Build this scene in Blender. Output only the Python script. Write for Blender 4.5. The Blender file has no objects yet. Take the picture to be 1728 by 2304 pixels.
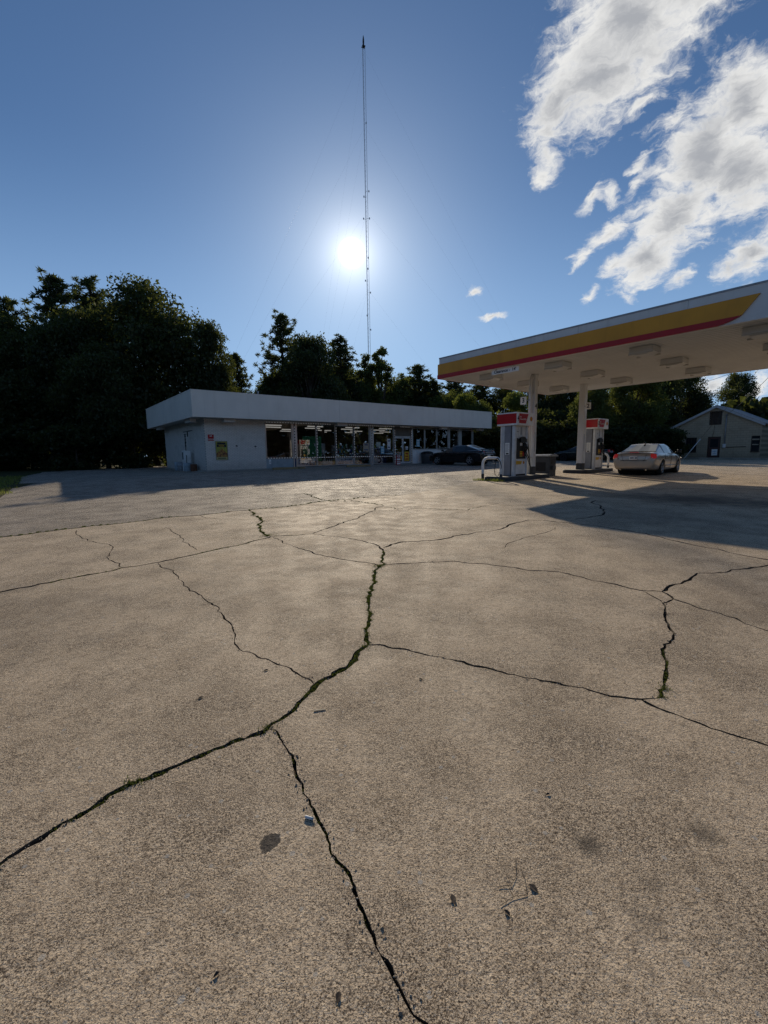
import bpy, bmesh, math, random
import numpy as np
from mathutils import Vector, Matrix
from mathutils.geometry import delaunay_2d_cdt

SC = bpy.context.scene
COL = SC.collection
PI = math.pi

# ------------------------------------------------------------------ helpers
def gz(x, y):
    """height of the gently rising ground"""
    yy = min(y, 60.0)
    z = -.0003 * max(-60, min(60, x)) + .0118 * max(yy, -20)
    s, d = shop_sd(x, y)
    if -9 < s < 30 and d < 10:
        k = (10 - d) / 8.3
        k = max(0., min(1., k)); k = k * k * (3 - 2 * k)
        side = min(1., max(0., (s + 9) / 6.)) * min(1., max(0., (30 - s) / 4.))
        if d < -14: side = 0
        z += max(0., .455 - z) * k * side
    return z
SHOP = (-10.498, 24.437); SB = .672
SE = (math.cos(SB), math.sin(SB)); SN = (-math.sin(SB), math.cos(SB))
def shop_sd(x, y):
    dx, dy = x - SHOP[0], y - SHOP[1]
    return dx * SE[0] + dy * SE[1], -(dx * SN[0] + dy * SN[1])
CAN = (2.529, 19.787); CA = -.8691
CE = (math.cos(CA), math.sin(CA)); CN = (-math.sin(CA), math.cos(CA))
def can_xy(e, n):
    return CAN[0] + CE[0] * e + CN[0] * n, CAN[1] + CE[1] * e + CN[1] * n

class MB:
    """collects faces, built as ONE mesh object"""
    def __init__(s): s.v = []; s.f = []; s.m = []; s.sm = []
    def add(s, vs, fs, mi=0, smooth=False, M=None):
        o = len(s.v)
        for p in vs:
            p = Vector(p)
            s.v.append(tuple(M @ p) if M is not None else tuple(p))
        for f in fs:
            s.f.append([i + o for i in f]); s.m.append(mi); s.sm.append(smooth)
        return s
    def box(s, x0, x1, y0, y1, z0, z1, mi=0, M=None, skip=()):
        vs = [(x0,y0,z0),(x1,y0,z0),(x1,y1,z0),(x0,y1,z0),(x0,y0,z1),(x1,y0,z1),(x1,y1,z1),(x0,y1,z1)]
        fs = [(0,3,2,1),(4,5,6,7),(0,1,5,4),(1,2,6,5),(2,3,7,6),(3,0,4,7)]
        fs = [f for i, f in enumerate(fs) if i not in skip]
        return s.add(vs, fs, mi, False, M)
    def bbox(s, x0, x1, y0, y1, z0, z1, b=.02, mi=0, M=None):
        """box with chamfered vertical and top edges"""
        def ring(z, i):
            a0, a1, c0, c1 = x0 + i, x1 - i, y0 + i, y1 - i
            return [(a0+b,c0,z),(a1-b,c0,z),(a1,c0+b,z),(a1,c1-b,z),(a1-b,c1,z),(a0+b,c1,z),(a0,c1-b,z),(a0,c0+b,z)]
        vs = ring(z0, 0) + ring(z1 - b, 0) + ring(z1, b * .8)
        fs = []
        for k in range(2):
            for i in range(8):
                j = (i + 1) % 8
                fs.append((k*8+i, k*8+j, (k+1)*8+j, (k+1)*8+i))
        fs.append(tuple(range(16, 24))); fs.append(tuple(reversed(range(8))))
        return s.add(vs, fs, mi, False, M)
    def prism(s, poly, axis, a0, a1, mi=0, M=None, smooth=False):
        """poly of 2d points extruded along axis ('x': poly=(y,z), 'y': (x,z), 'z': (x,y))"""
        n = len(poly)
        def P(p, a):
            return (a, p[0], p[1]) if axis == 'x' else ((p[0], a, p[1]) if axis == 'y' else (p[0], p[1], a))
        vs = [P(p, a0) for p in poly] + [P(p, a1) for p in poly]
        fs = [tuple(range(n)), tuple(reversed(range(n, 2*n)))]
        for i in range(n):
            j = (i + 1) % n
            fs.append((i, i + n, j + n, j))
        return s.add(vs, fs, mi, smooth, M)
    def tube(s, pts, r, seg=8, mi=0, M=None, caps=True):
        pts = [Vector(p) for p in pts]; n = len(pts)
        rs = r if isinstance(r, (list, tuple)) else [r] * n
        up = None; vs = []; fs = []
        for i, p in enumerate(pts):
            t = (pts[min(i+1, n-1)] - pts[max(i-1, 0)])
            if t.length < 1e-9: t = Vector((0,0,1))
            t.normalize()
            if up is None:
                up = Vector((0,0,1)) if abs(t.z) < .9 else Vector((1,0,0))
            a = t.cross(up)
            if a.length < 1e-6: a = t.cross(Vector((0,1,0)))
            a.normalize(); b = a.cross(t); b.normalize(); up = b
            for k in range(seg):
                an = 2 * PI * k / seg
                vs.append(p + (a * math.cos(an) + b * math.sin(an)) * rs[i])
        for i in range(n - 1):
            for k in range(seg):
                j = (k + 1) % seg
                fs.append((i*seg+k, i*seg+j, (i+1)*seg+j, (i+1)*seg+k))
        o_ = len(s.v)
        s.add(vs, fs, mi, True, M)
        if caps:
            s.f.append([o_ + i for i in reversed(range(seg))]); s.f.append([o_ + (n-1)*seg + i for i in range(seg)])
            s.m += [mi, mi]; s.sm += [False, False]
        return s
    def lathe(s, prof, axis='z', seg=24, mi=0, c=(0,0,0), M=None, smooth=True):
        vs = []; fs = []
        for r, h in prof:
            for k in range(seg):
                a = 2 * PI * k / seg; u, w = r * math.cos(a), r * math.sin(a)
                p = (u, w, h) if axis == 'z' else ((w, h, u) if axis == 'y' else (h, u, w))
                vs.append((p[0]+c[0], p[1]+c[1], p[2]+c[2]))
        for i in range(len(prof) - 1):
            for k in range(seg):
                j = (k + 1) % seg
                fs.append((i*seg+k, i*seg+j, (i+1)*seg+j, (i+1)*seg+k))
        return s.add(vs, fs, mi, smooth, M)
    def build(s, name, mats, parent=None, autosmooth=None):
        me = bpy.data.meshes.new(name)
        me.from_pydata(s.v, [], s.f)
        if not isinstance(mats, (list, tuple)): mats = [mats]
        for m in mats: me.materials.append(m)
        me.polygons.foreach_set('material_index', s.m)
        me.polygons.foreach_set('use_smooth', s.sm)
        me.update()
        o = bpy.data.objects.new(name, me); COL.objects.link(o)
        if parent is not None: o.parent = parent
        return o

def shatter(o):
    """every connected piece becomes an object of its own"""
    me = o.data; n = len(me.vertices); par = list(range(n))
    def find(i):
        while par[i] != i: par[i] = par[par[i]]; i = par[i]
        return i
    for e in me.edges:
        a, b = find(e.vertices[0]), find(e.vertices[1])
        if a != b: par[a] = b
    groups = {}
    for f in me.polygons: groups.setdefault(find(f.vertices[0]), []).append(f)
    if len(groups) < 2: return [o]
    name = o.name.split('.')[0]; res = []
    for fs in groups.values():
        idx = {}; vs = []; nf = []
        for f in fs:
            q = []
            for i in f.vertices:
                if i not in idx: idx[i] = len(vs); vs.append(tuple(me.vertices[i].co))
                q.append(idx[i])
            nf.append(q)
        m2 = bpy.data.meshes.new(name); m2.from_pydata(vs, [], nf)
        for mm in me.materials: m2.materials.append(mm)
        m2.polygons.foreach_set('material_index', [f.material_index for f in fs]); m2.polygons.foreach_set('use_smooth', [f.use_smooth for f in fs]); m2.update()
        ob = bpy.data.objects.new(name, m2); COL.objects.link(ob); ob.parent = o.parent; res.append(ob)
    bpy.data.objects.remove(o); bpy.data.meshes.remove(me)
    return res
def fixnormals(o):
    bm = bmesh.new(); bm.from_mesh(o.data)
    bmesh.ops.recalc_face_normals(bm, faces=bm.faces); bm.to_mesh(o.data); bm.free()
    return o

def tag(o, label=None, cat=None, group=None, kind=None):
    if label: o['label'] = label
    if cat: o['category'] = cat
    if group: o['group'] = group
    if kind: o['kind'] = kind
    return o
def thing(name, label, cat, loc=(0,0,0), rz=0, group=None):
    o = bpy.data.objects.new(name, None); COL.objects.link(o)
    o.empty_display_size = .2
    o.location = loc; o.rotation_euler = (0, 0, rz)
    return tag(o, label, cat, group)
def dup(root, loc, rz, label=None, group=None, scale=None):
    r = root.copy(); COL.objects.link(r); r.location = loc; r.rotation_euler = (0, 0, rz)
    if scale is not None: r.scale = scale
    if label: r['label'] = label
    if group: r['group'] = group
    for ch in list(root.children):
        c = ch.copy(); COL.objects.link(c); c.parent = r
        for g in list(ch.children):
            d = g.copy(); COL.objects.link(d); d.parent = c
    return r
def lettering(name, body, size, m, parent, M, bold=0, sx=1.):
    """writing as a thin mesh: local x = reading direction, y = up"""
    cu = bpy.data.curves.new(name, 'FONT'); cu.body = body; cu.size = size
    cu.align_x = 'CENTER'; cu.align_y = 'CENTER'; cu.extrude = .002; cu.offset = bold
    o = bpy.data.objects.new(name + '_tmp', cu); COL.objects.link(o)
    dg = bpy.context.evaluated_depsgraph_get()
    me = bpy.data.meshes.new_from_object(o.evaluated_get(dg))
    bpy.data.objects.remove(o); bpy.data.curves.remove(cu)
    me.name = name; me.materials.clear(); me.materials.append(m)
    me.transform(M @ Matrix.Diagonal((sx, 1, 1, 1)))
    ob = bpy.data.objects.new(name, me); COL.objects.link(ob)
    if parent is not None: ob.parent = parent
    return ob
def facing(o, normal, at):
    """matrix: local x reading direction, y up(z), z = normal"""
    n = Vector(normal).normalized(); u = Vector((0,0,1)); x = u.cross(n)
    return Matrix(((x.x,u.x,n.x,at[0]),(x.y,u.y,n.y,at[1]),(x.z,u.z,n.z,at[2]),(0,0,0,1)))

# ------------------------------------------------------------------ materials
def newmat(name):
    m = bpy.data.materials.new(name); m.use_nodes = True
    nt = m.node_tree; b = nt.nodes['Principled BSDF']
    return m, nt, b
class G:
    """small node helper"""
    def __init__(s, nt): s.nt = nt
    def n(s, t, **kw):
        x = s.nt.nodes.new(t)
        for k, v in kw.items(): setattr(x, k, v)
        return x
    def put(s, sock, v):
        if isinstance(v, bpy.types.NodeSocket): s.nt.links.new(v, sock)
        elif v is not None:
            try: sock.default_value = v
            except Exception:
                sock.default_value = (*v, 1.) if len(v) == 3 else v
    def math(s, op, a, b=None, c=None, clamp=False):
        x = s.n('ShaderNodeMath', operation=op, use_clamp=clamp)
        s.put(x.inputs[0], a)
        if b is not None: s.put(x.inputs[1], b)
        if c is not None: s.put(x.inputs[2], c)
        return x.outputs[0]
    def vmath(s, op, a, b=None, out=0):
        x = s.n('ShaderNodeVectorMath', operation=op)
        s.put(x.inputs[0], a)
        if b is not None: s.put(x.inputs[1], b)
        return x.outputs[out]
    def noise(s, vec, scale, detail=4, rough=.55, dist=0, out=0):
        x = s.n('ShaderNodeTexNoise')
        if vec is not None: s.put(x.inputs['Vector'], vec)
        x.inputs['Scale'].default_value = scale; x.inputs['Detail'].default_value = detail
        x.inputs['Roughness'].default_value = rough; x.inputs['Distortion'].default_value = dist
        return x.outputs[out]
    def voro(s, vec, scale, out='Distance', feature='F1', rnd=1.):
        x = s.n('ShaderNodeTexVoronoi', feature=feature)
        if vec is not None: s.put(x.inputs['Vector'], vec)
        x.inputs['Scale'].default_value = scale; x.inputs['Randomness'].default_value = rnd
        return x.outputs[out]
    def mix(s, f, a, b, mode='MIX'):
        x = s.n('ShaderNodeMix', data_type='RGBA', blend_type=mode)
        s.put(x.inputs[0], f); s.put(x.inputs[6], a if isinstance(a, bpy.types.NodeSocket) else (*a, 1.)); s.put(x.inputs[7], b if isinstance(b, bpy.types.NodeSocket) else (*b, 1.))
        return x.outputs[2]
    def ramp(s, f, a, b, t0=0., t1=1., interp='SMOOTHSTEP'):
        x = s.n('ShaderNodeMapRange', interpolation_type=interp)
        s.put(x.inputs[0], f); x.inputs[1].default_value = a; x.inputs[2].default_value = b
        x.inputs[3].default_value = t0; x.inputs[4].default_value = t1
        return x.outputs[0]
    def bump(s, h, strength=.3, dist=.01, normal=None):
        x = s.n('ShaderNodeBump'); s.put(x.inputs['Height'], h)
        x.inputs['Strength'].default_value = strength; x.inputs['Distance'].default_value = dist
        if normal is not None: s.put(x.inputs['Normal'], normal)
        return x.outputs[0]
MATS = {}
def mat(name, col, rough=.6, metal=0., spec=.4, var=.12, vscale=3., dirt=0., bump=0., coat=0., emit=None, emit_s=0., streak=0.):
    if name in MATS: return MATS[name]
    m, nt, b = newmat(name); g = G(nt)
    tc = g.n('ShaderNodeTexCoord'); v = tc.outputs['Object']
    nz = g.noise(v, vscale, 5, .6)
    c = g.mix(g.ramp(nz, .3, .7), tuple(k * (1 - var) for k in col), tuple(min(1, k * (1 + var)) for k in col))
    if dirt > 0:
        n2 = g.noise(v, vscale * .37, 6, .65, 1.2)
        c = g.mix(g.math('MULTIPLY', g.ramp(n2, .45, .75), dirt), c, (col[0]*.35+.02, col[1]*.32+.015, col[2]*.28+.01))
    if streak > 0:
        n3 = g.noise(g.vmath('MULTIPLY', v, (2.6, 2.6, .16)), 1., 6, .7)
        c = g.mix(g.math('MULTIPLY', g.ramp(n3, .50, .78), streak), c, (col[0]*.42, col[1]*.38, col[2]*.32))
    nt.links.new(c, b.inputs['Base Color'])
    nt.links.new(g.ramp(nz, 0, 1, rough * .85, min(1, rough * 1.15), 'LINEAR'), b.inputs['Roughness'])
    b.inputs['Metallic'].default_value = metal; b.inputs['Specular IOR Level'].default_value = spec
    if coat: b.inputs['Coat Weight'].default_value = coat; b.inputs['Coat Roughness'].default_value = .05
    if bump:
        nt.links.new(g.bump(g.noise(v, vscale * 12, 4), bump, .01), b.inputs['Normal'])
    if emit:
        b.inputs['Emission Color'].default_value = (*emit, 1); b.inputs['Emission Strength'].default_value = emit_s
    MATS[name] = m
    return m

def m_brick(name, axis, col):
    m, nt, b = newmat(name); g = G(nt)
    tc = g.n('ShaderNodeTexCoord'); sp = g.n('ShaderNodeSeparateXYZ'); nt.links.new(tc.outputs['Object'], sp.inputs[0])
    cb = g.n('ShaderNodeCombineXYZ'); nt.links.new(sp.outputs[axis], cb.inputs[0]); nt.links.new(sp.outputs[2], cb.inputs[1])
    bt = g.n('ShaderNodeTexBrick'); nt.links.new(cb.outputs[0], bt.inputs['Vector'])
    bt.inputs['Scale'].default_value = 1.; bt.inputs['Brick Width'].default_value = .21; bt.inputs['Row Height'].default_value = .075
    bt.inputs['Mortar Size'].default_value = .009; bt.inputs['Mortar Smooth'].default_value = .3
    bt.inputs['Color1'].default_value = (*col, 1); bt.inputs['Color2'].default_value = (*[k*.9 for k in col], 1); bt.inputs['Mortar'].default_value = (*[k*.55 for k in col], 1)
    nz = g.noise(tc.outputs['Object'], 1.1, 6, .65, .8)
    c = g.mix(g.math('MULTIPLY', g.ramp(nz, .48, .8), .45), bt.outputs['Color'], (col[0]*.45, col[1]*.43, col[2]*.38))
    low = g.ramp(sp.outputs[2], .05, .7, .5, 0.)
    c = g.mix(g.math('MULTIPLY', low, g.noise(tc.outputs['Object'], 5, 5)), c, (.12, .11, .09))
    nt.links.new(c, b.inputs['Base Color']); b.inputs['Roughness'].default_value = .65; b.inputs['Specular IOR Level'].default_value = .3
    h = g.math('ADD', g.math('MULTIPLY', bt.outputs['Fac'], -1.), g.math('MULTIPLY', g.noise(tc.outputs['Object'], 60, 3), .25))
    nt.links.new(g.bump(h, .6, .008), b.inputs['Normal'])
    return m
def m_glass(name, tint=(.92,.93,.94), refl=1.7):
    m = bpy.data.materials.new(name); m.use_nodes = True; nt = m.node_tree; nt.nodes.clear(); g = G(nt)
    out = g.n('ShaderNodeOutputMaterial'); tr = g.n('ShaderNodeBsdfTransparent'); tr.inputs[0].default_value = (*tint, 1)
    gl = g.n('ShaderNodeBsdfGlossy'); gl.inputs['Roughness'].default_value = .01; gl.inputs[0].default_value = (.95,.95,.95,1)
    fr = g.n('ShaderNodeFresnel'); fr.inputs[0].default_value = 1.5
    mx = g.n('ShaderNodeMixShader'); nt.links.new(g.math('MULTIPLY', fr.outputs[0], refl, clamp=True), mx.inputs[0])
    nt.links.new(tr.outputs[0], mx.inputs[1]); nt.links.new(gl.outputs[0], mx.inputs[2]); nt.links.new(mx.outputs[0], out.inputs[0])
    # slightly wavy panes
    tc = g.n('ShaderNodeTexCoord')
    nt.links.new(g.bump(g.noise(tc.outputs['Object'], 1.2, 1), .02, .02), gl.inputs['Normal'])
    return m
def m_leaf(name, c1, c2, trans=.5):
    m = bpy.data.materials.new(name); m.use_nodes = True; nt = m.node_tree; nt.nodes.clear(); g = G(nt)
    out = g.n('ShaderNodeOutputMaterial'); oi = g.n('ShaderNodeObjectInfo'); tc = g.n('ShaderNodeTexCoord')
    nz = g.noise(tc.outputs['Object'], .9, 4, .7)
    f = g.math('ADD', g.ramp(nz, .3, .7), g.math('MULTIPLY', g.math('SUBTRACT', oi.outputs['Random'], .5), .5), clamp=True)
    c = g.mix(f, c1, c2)
    d = g.n('ShaderNodeBsdfDiffuse'); t = g.n('ShaderNodeBsdfTranslucent'); s_ = g.n('ShaderNodeBsdfGlossy'); s_.inputs['Roughness'].default_value = .45
    s_.inputs[0].default_value = (.5,.5,.45,1)
    nt.links.new(c, d.inputs[0]); nt.links.new(g.mix(.5, c, (.16,.17,.02), 'ADD'), t.inputs[0])
    a = g.n('ShaderNodeMixShader'); a.inputs[0].default_value = trans; nt.links.new(d.outputs[0], a.inputs[1]); nt.links.new(t.outputs[0], a.inputs[2])
    b2 = g.n('ShaderNodeMixShader'); b2.inputs[0].default_value = .04; nt.links.new(a.outputs[0], b2.inputs[1]); nt.links.new(s_.outputs[0], b2.inputs[2])
    nt.links.new(b2.outputs[0], out.inputs[0])
    return m

def m_concrete(name, cols, speck=True, grey=False):
    m, nt, b = newmat(name); g = G(nt)
    ge = g.n('ShaderNodeNewGeometry'); P = ge.outputs['Position']
    big = g.noise(P, .45, 5, .62, .4); mid = g.noise(P, 3.2, 5, .6); fine = g.noise(P, 26, 4, .7)
    c = g.mix(g.ramp(big, .3, .7), cols[0], cols[1])
    c = g.mix(g.math('MULTIPLY', g.ramp(mid, .5, .85), .25), c, cols[2])
    c = g.mix(g.math('MULTIPLY', g.ramp(fine, .45, .7), .2), c, tuple(k*1.2 for k in cols[0]))
    # worn matrix with dark pits between fine aggregate
    sc = 1. if not grey else .55
    pn = g.noise(P, 215 * sc, 4, .72, .3)
    cover = g.math('ADD', g.ramp(g.noise(P, 1.7, 4, .6), .3, .7, -.035, .045), 0.)
    pit = g.ramp(g.math('ADD', pn, cover), .515, .585, 0., 1.)
    g3 = g.noise(P, 95 * sc, 3, .7)  # light and dark aggregate, partly sun glints and relief shade put into colour
    c = g.mix(g.math('MULTIPLY', g.ramp(g3, .52, .62), .50), c, (.13,.095,.065) if not grey else (.09,.078,.068))
    c = g.mix(g.math('MULTIPLY', g.ramp(g3, .47, .37), .48), c, (.74,.60,.42) if not grey else (.46,.41,.34))
    g5 = g.noise(P, 15 * sc, 5, .86)
    c = g.mix(g.math('MULTIPLY', g.ramp(g5, .52, .62), .34), c, (.15,.11,.075) if not grey else (.10,.088,.076))
    c = g.mix(g.math('MULTIPLY', g.ramp(g5, .47, .37), .32), c, (.78,.64,.47) if not grey else (.54,.47,.39))
    g4 = g.noise(P, 40 * sc, 4, .8)
    c = g.mix(g.math('MULTIPLY', g.ramp(g4, .53, .63), .42), c, (.15,.11,.075) if not grey else (.10,.088,.076))
    c = g.mix(g.math('MULTIPLY', g.ramp(g4, .46, .36), .42), c, (.78,.63,.45) if not grey else (.54,.48,.40))
    c = g.mix(g.math('MULTIPLY', pit, .93), c, (.060,.040,.026) if not grey else (.035,.033,.032))
    vg = g.n('ShaderNodeTexVoronoi'); nt.links.new(P, vg.inputs['Vector']); vg.inputs['Scale'].default_value = 135 * sc
    sp = g.n('ShaderNodeSeparateColor'); nt.links.new(vg.outputs['Color'], sp.inputs[0])
    shape = g.ramp(vg.outputs['Distance'], .25, .42, 1., 0.)
    lightg = g.math('GREATER_THAN', sp.outputs[1], .74)
    c = g.mix(g.math('MULTIPLY', g.math('MULTIPLY', lightg, shape), .7), c, g.mix(sp.outputs[2], (.78,.68,.53), (.50,.40,.29)) if not grey else (.40,.37,.32))
    # sparse pale pebbles
    v2 = g.n('ShaderNodeTexVoronoi'); nt.links.new(P, v2.inputs['Vector']); v2.inputs['Scale'].default_value = 31
    s2 = g.n('ShaderNodeSeparateColor'); nt.links.new(v2.outputs['Color'], s2.inputs[0])
    peb = g.math('MULTIPLY', g.math('GREATER_THAN', s2.outputs[0], .90), g.math('LESS_THAN', v2.outputs['Distance'], g.ramp(s2.outputs[1], 0, 1, .1, .3, 'LINEAR')))
    c = g.mix(peb, c, g.mix(s2.outputs[2], (.52,.46,.38), (.36,.33,.29)))
    # old stains and tar
    def spot(x, y, r, soft, dark, col=(.03,.028,.026), nzs=5., nza=.5):
        cb = g.vmath('SUBTRACT', P, (x, y, 0)); cb = g.vmath('MULTIPLY', cb, (1,1,0))
        d = g.vmath('LENGTH', cb, out='Value')
        d = g.math('MULTIPLY', d, g.ramp(fine if nzs > 15 else mid, .2, .8, 1 - nza, 1 + nza, 'LINEAR'))
        return g.math('MULTIPLY', g.ramp(d, r * (1 - soft), r * (1 + soft), 1., 0.), dark), col
    if not grey:
        for a in ((-.41,1.33,.034,.06,.9,(.022,.02,.022),22,.45),(.68,1.31,.036,.7,.6,(.03,.028,.026),30,.5),(1.1,1.34,.045,.7,.5,(.03,.028,.026),30,.5),(.81,1.17,.035,.8,.3,(.035,.03,.028),30,.5),(.72,1.07,.045,.8,.3,(.035,.03,.028),30,.5),(.95,.95,.10,.8,.14,(.05,.045,.04),20,.5),
                  (7.6,10.6,1.0,.8,.75,(.016,.015,.016),1.5,.6),(8.8,9.4,.8,.8,.6,(.02,.018,.018),1.5,.6),(6.6,11.6,.6,.9,.5,(.02,.02,.02),2,.6),(9.6,16.6,1.0,.9,.4,(.03,.028,.027),1.5,.6),(2.4,15.0,1.5,.9,.35,(.06,.055,.05),1.,.6),(5.0,8.2,.9,.9,.3,(.05,.045,.04),1.4,.6),(-2.9,3.3,.7,.9,.22,(.09,.07,.05),2.5,.7),(3.4,3.2,.8,.9,.22,(.09,.07,.05),2.5,.7)):
            f, cc = spot(*a); c = g.mix(f, c, cc)
        # pale rectangle of an old saw-cut patch
    else:
        pale = g.ramp(g.noise(g.vmath('MULTIPLY', P, (.35, 1.3, 1)), 1.1, 3, .45), .66, .72)
        c = g.mix(g.math('MULTIPLY', pale, .65), c, (.42,.37,.31))
    nt.links.new(c, b.inputs['Base Color'])
    b.inputs['Specular IOR Level'].default_value = .22 if not grey else .22
    nt.links.new(g.ramp(mid, .3, .7, .68 if not grey else .66, .85 if not grey else .82), b.inputs['Roughness'])
    h = g.math('ADD', g.math('ADD', g.math('MULTIPLY', pit, -1.2), g.math('MULTIPLY', g3, -2.2)), g.math('MULTIPLY', g.math('MULTIPLY', lightg, shape), .5))
    h = g.math('ADD', h, g.math('MULTIPLY', peb, .7))
    nt.links.new(g.bump(h, .55 if not grey else .8, .0022 if not grey else .005, g.bump(g5, .6, .010, g.bump(g4, .5, .006))), b.inputs['Normal'])
    return m

M_CON = m_concrete('worn_aggregate_concrete', ((.62,.49,.345),(.575,.45,.31),(.41,.31,.21)))
M_ASP = m_concrete('old_grey_asphalt', ((.47,.385,.30),(.40,.33,.255),(.28,.225,.175)), grey=True)
M_SOIL = mat('dark_soil', (.035,.026,.017), .95, var=.5, vscale=14, spec=.1)
M_WHITE = mat('white_paint', (.78,.78,.77), .5, dirt=.25, vscale=2.2, bump=.03)
M_FASC = mat('white_fascia_paint', (.82,.75,.665), .55, dirt=.12, vscale=.8, var=.04, streak=.18)
M_SOFF = mat('soffit_paint', (.52,.50,.46), .6, dirt=.3, vscale=1.2)
M_GREY = mat('grey_metal', (.30,.31,.33), .45, metal=.3, dirt=.2, vscale=4)
M_LGREY = mat('light_grey_metal', (.60,.61,.62), .45, metal=.1, dirt=.25, vscale=3)
M_DGREY = mat('dark_grey_plastic', (.055,.058,.062), .5, dirt=.3, vscale=5)
M_BLACK = mat('black_plastic', (.012,.012,.013), .4, var=.2)
M_RUB = mat('black_rubber', (.016,.016,.016), .75, var=.25, vscale=12)
M_RED = mat('red_sign_face', (.42,.004,.006), .35, var=.06)
M_YEL = mat('yellow_fascia', (.66,.30,.025), .45, var=.1, vscale=.7, streak=.35)
M_YEL2 = mat('yellow_label', (.72,.42,.03), .45, var=.1)
M_CANW = mat('canopy_white', (.70,.70,.695), .45, dirt=.15, vscale=.9, var=.05, streak=.4)
M_CANS = mat('canopy_soffit_paint', (.62,.61,.59), .5, dirt=.22, vscale=.7, var=.06)
M_ALU = mat('aluminium_frame', (.50,.50,.50), .35, metal=.7, var=.1)
M_BLUEGREY = mat('blue_grey_panel', (.32,.38,.42), .5, dirt=.3, vscale=3)
M_BRICK = m_brick('white_painted_brick', 0, (.82,.765,.70))
M_BRICKS = m_brick('white_painted_brick_side', 1, (.78,.735,.68))
M_GLASS = m_glass('window_glass')
M_CONC2 = mat('kerb_concrete', (.33,.31,.27), .85, dirt=.5, vscale=3, bump=.3)
M_DARKK = mat('dark_painted_kerb', (.06,.06,.062), .7, dirt=.5, vscale=4, bump=.2)
M_WOOD = mat('weathered_timber', (.30,.23,.12), .8, dirt=.5, vscale=6, bump=.3)
M_BARK = mat('tree_bark', (.07,.055,.042), .9, var=.4, vscale=9, bump=.5)
M_INK = mat('dark_ink', (.02,.02,.025), .6)
M_INKB = mat('blue_ink', (.05,.07,.17), .6)
M_PAPER = mat('paper_white', (.82,.82,.80), .7, var=.05)
M_PALEB = mat('banner_pale_blue', (.52,.60,.72), .6, var=.1)
M_TUBE = mat('lit_fluorescent_tube', (.8,.8,.8), .5, emit=(1.,.95,.88), emit_s=.3)
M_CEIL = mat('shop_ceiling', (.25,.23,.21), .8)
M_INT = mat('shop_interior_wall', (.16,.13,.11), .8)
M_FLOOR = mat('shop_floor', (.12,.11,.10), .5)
M_LED = mat('string_light_white', (.7,.7,.7), .4, emit=(1.,1.,1.), emit_s=.06)
M_GREEN = mat('green_panel', (.03,.26,.10), .5)
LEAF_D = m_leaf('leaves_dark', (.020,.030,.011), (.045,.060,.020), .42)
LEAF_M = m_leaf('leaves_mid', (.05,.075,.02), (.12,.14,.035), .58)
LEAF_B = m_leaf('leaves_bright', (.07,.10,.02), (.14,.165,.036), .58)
NEEDLE = m_leaf('pine_needles', (.022,.034,.014), (.05,.066,.024), .42)
GRASSM = m_leaf('grass_blades', (.12,.16,.03), (.28,.30,.07), .5)
WEEDM = m_leaf('weed_blades', (.035,.06,.014), (.085,.11,.03), .45)
SKY_STRENGTH = .07
SKY_DUST = .25
SKY_TINT = (.68, .88, 1.08)
CLOUD_LIT = (12.2, 12.1, 11.8)
CLOUD_DARK = (5.8, 6.0, 6.4)
GLOW1, GLOW2 = 14., 3.2
SUN_E = 3.6
HAZE = (4.6, 7.2, 11.2)
CL_EXT = 1.20
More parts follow.
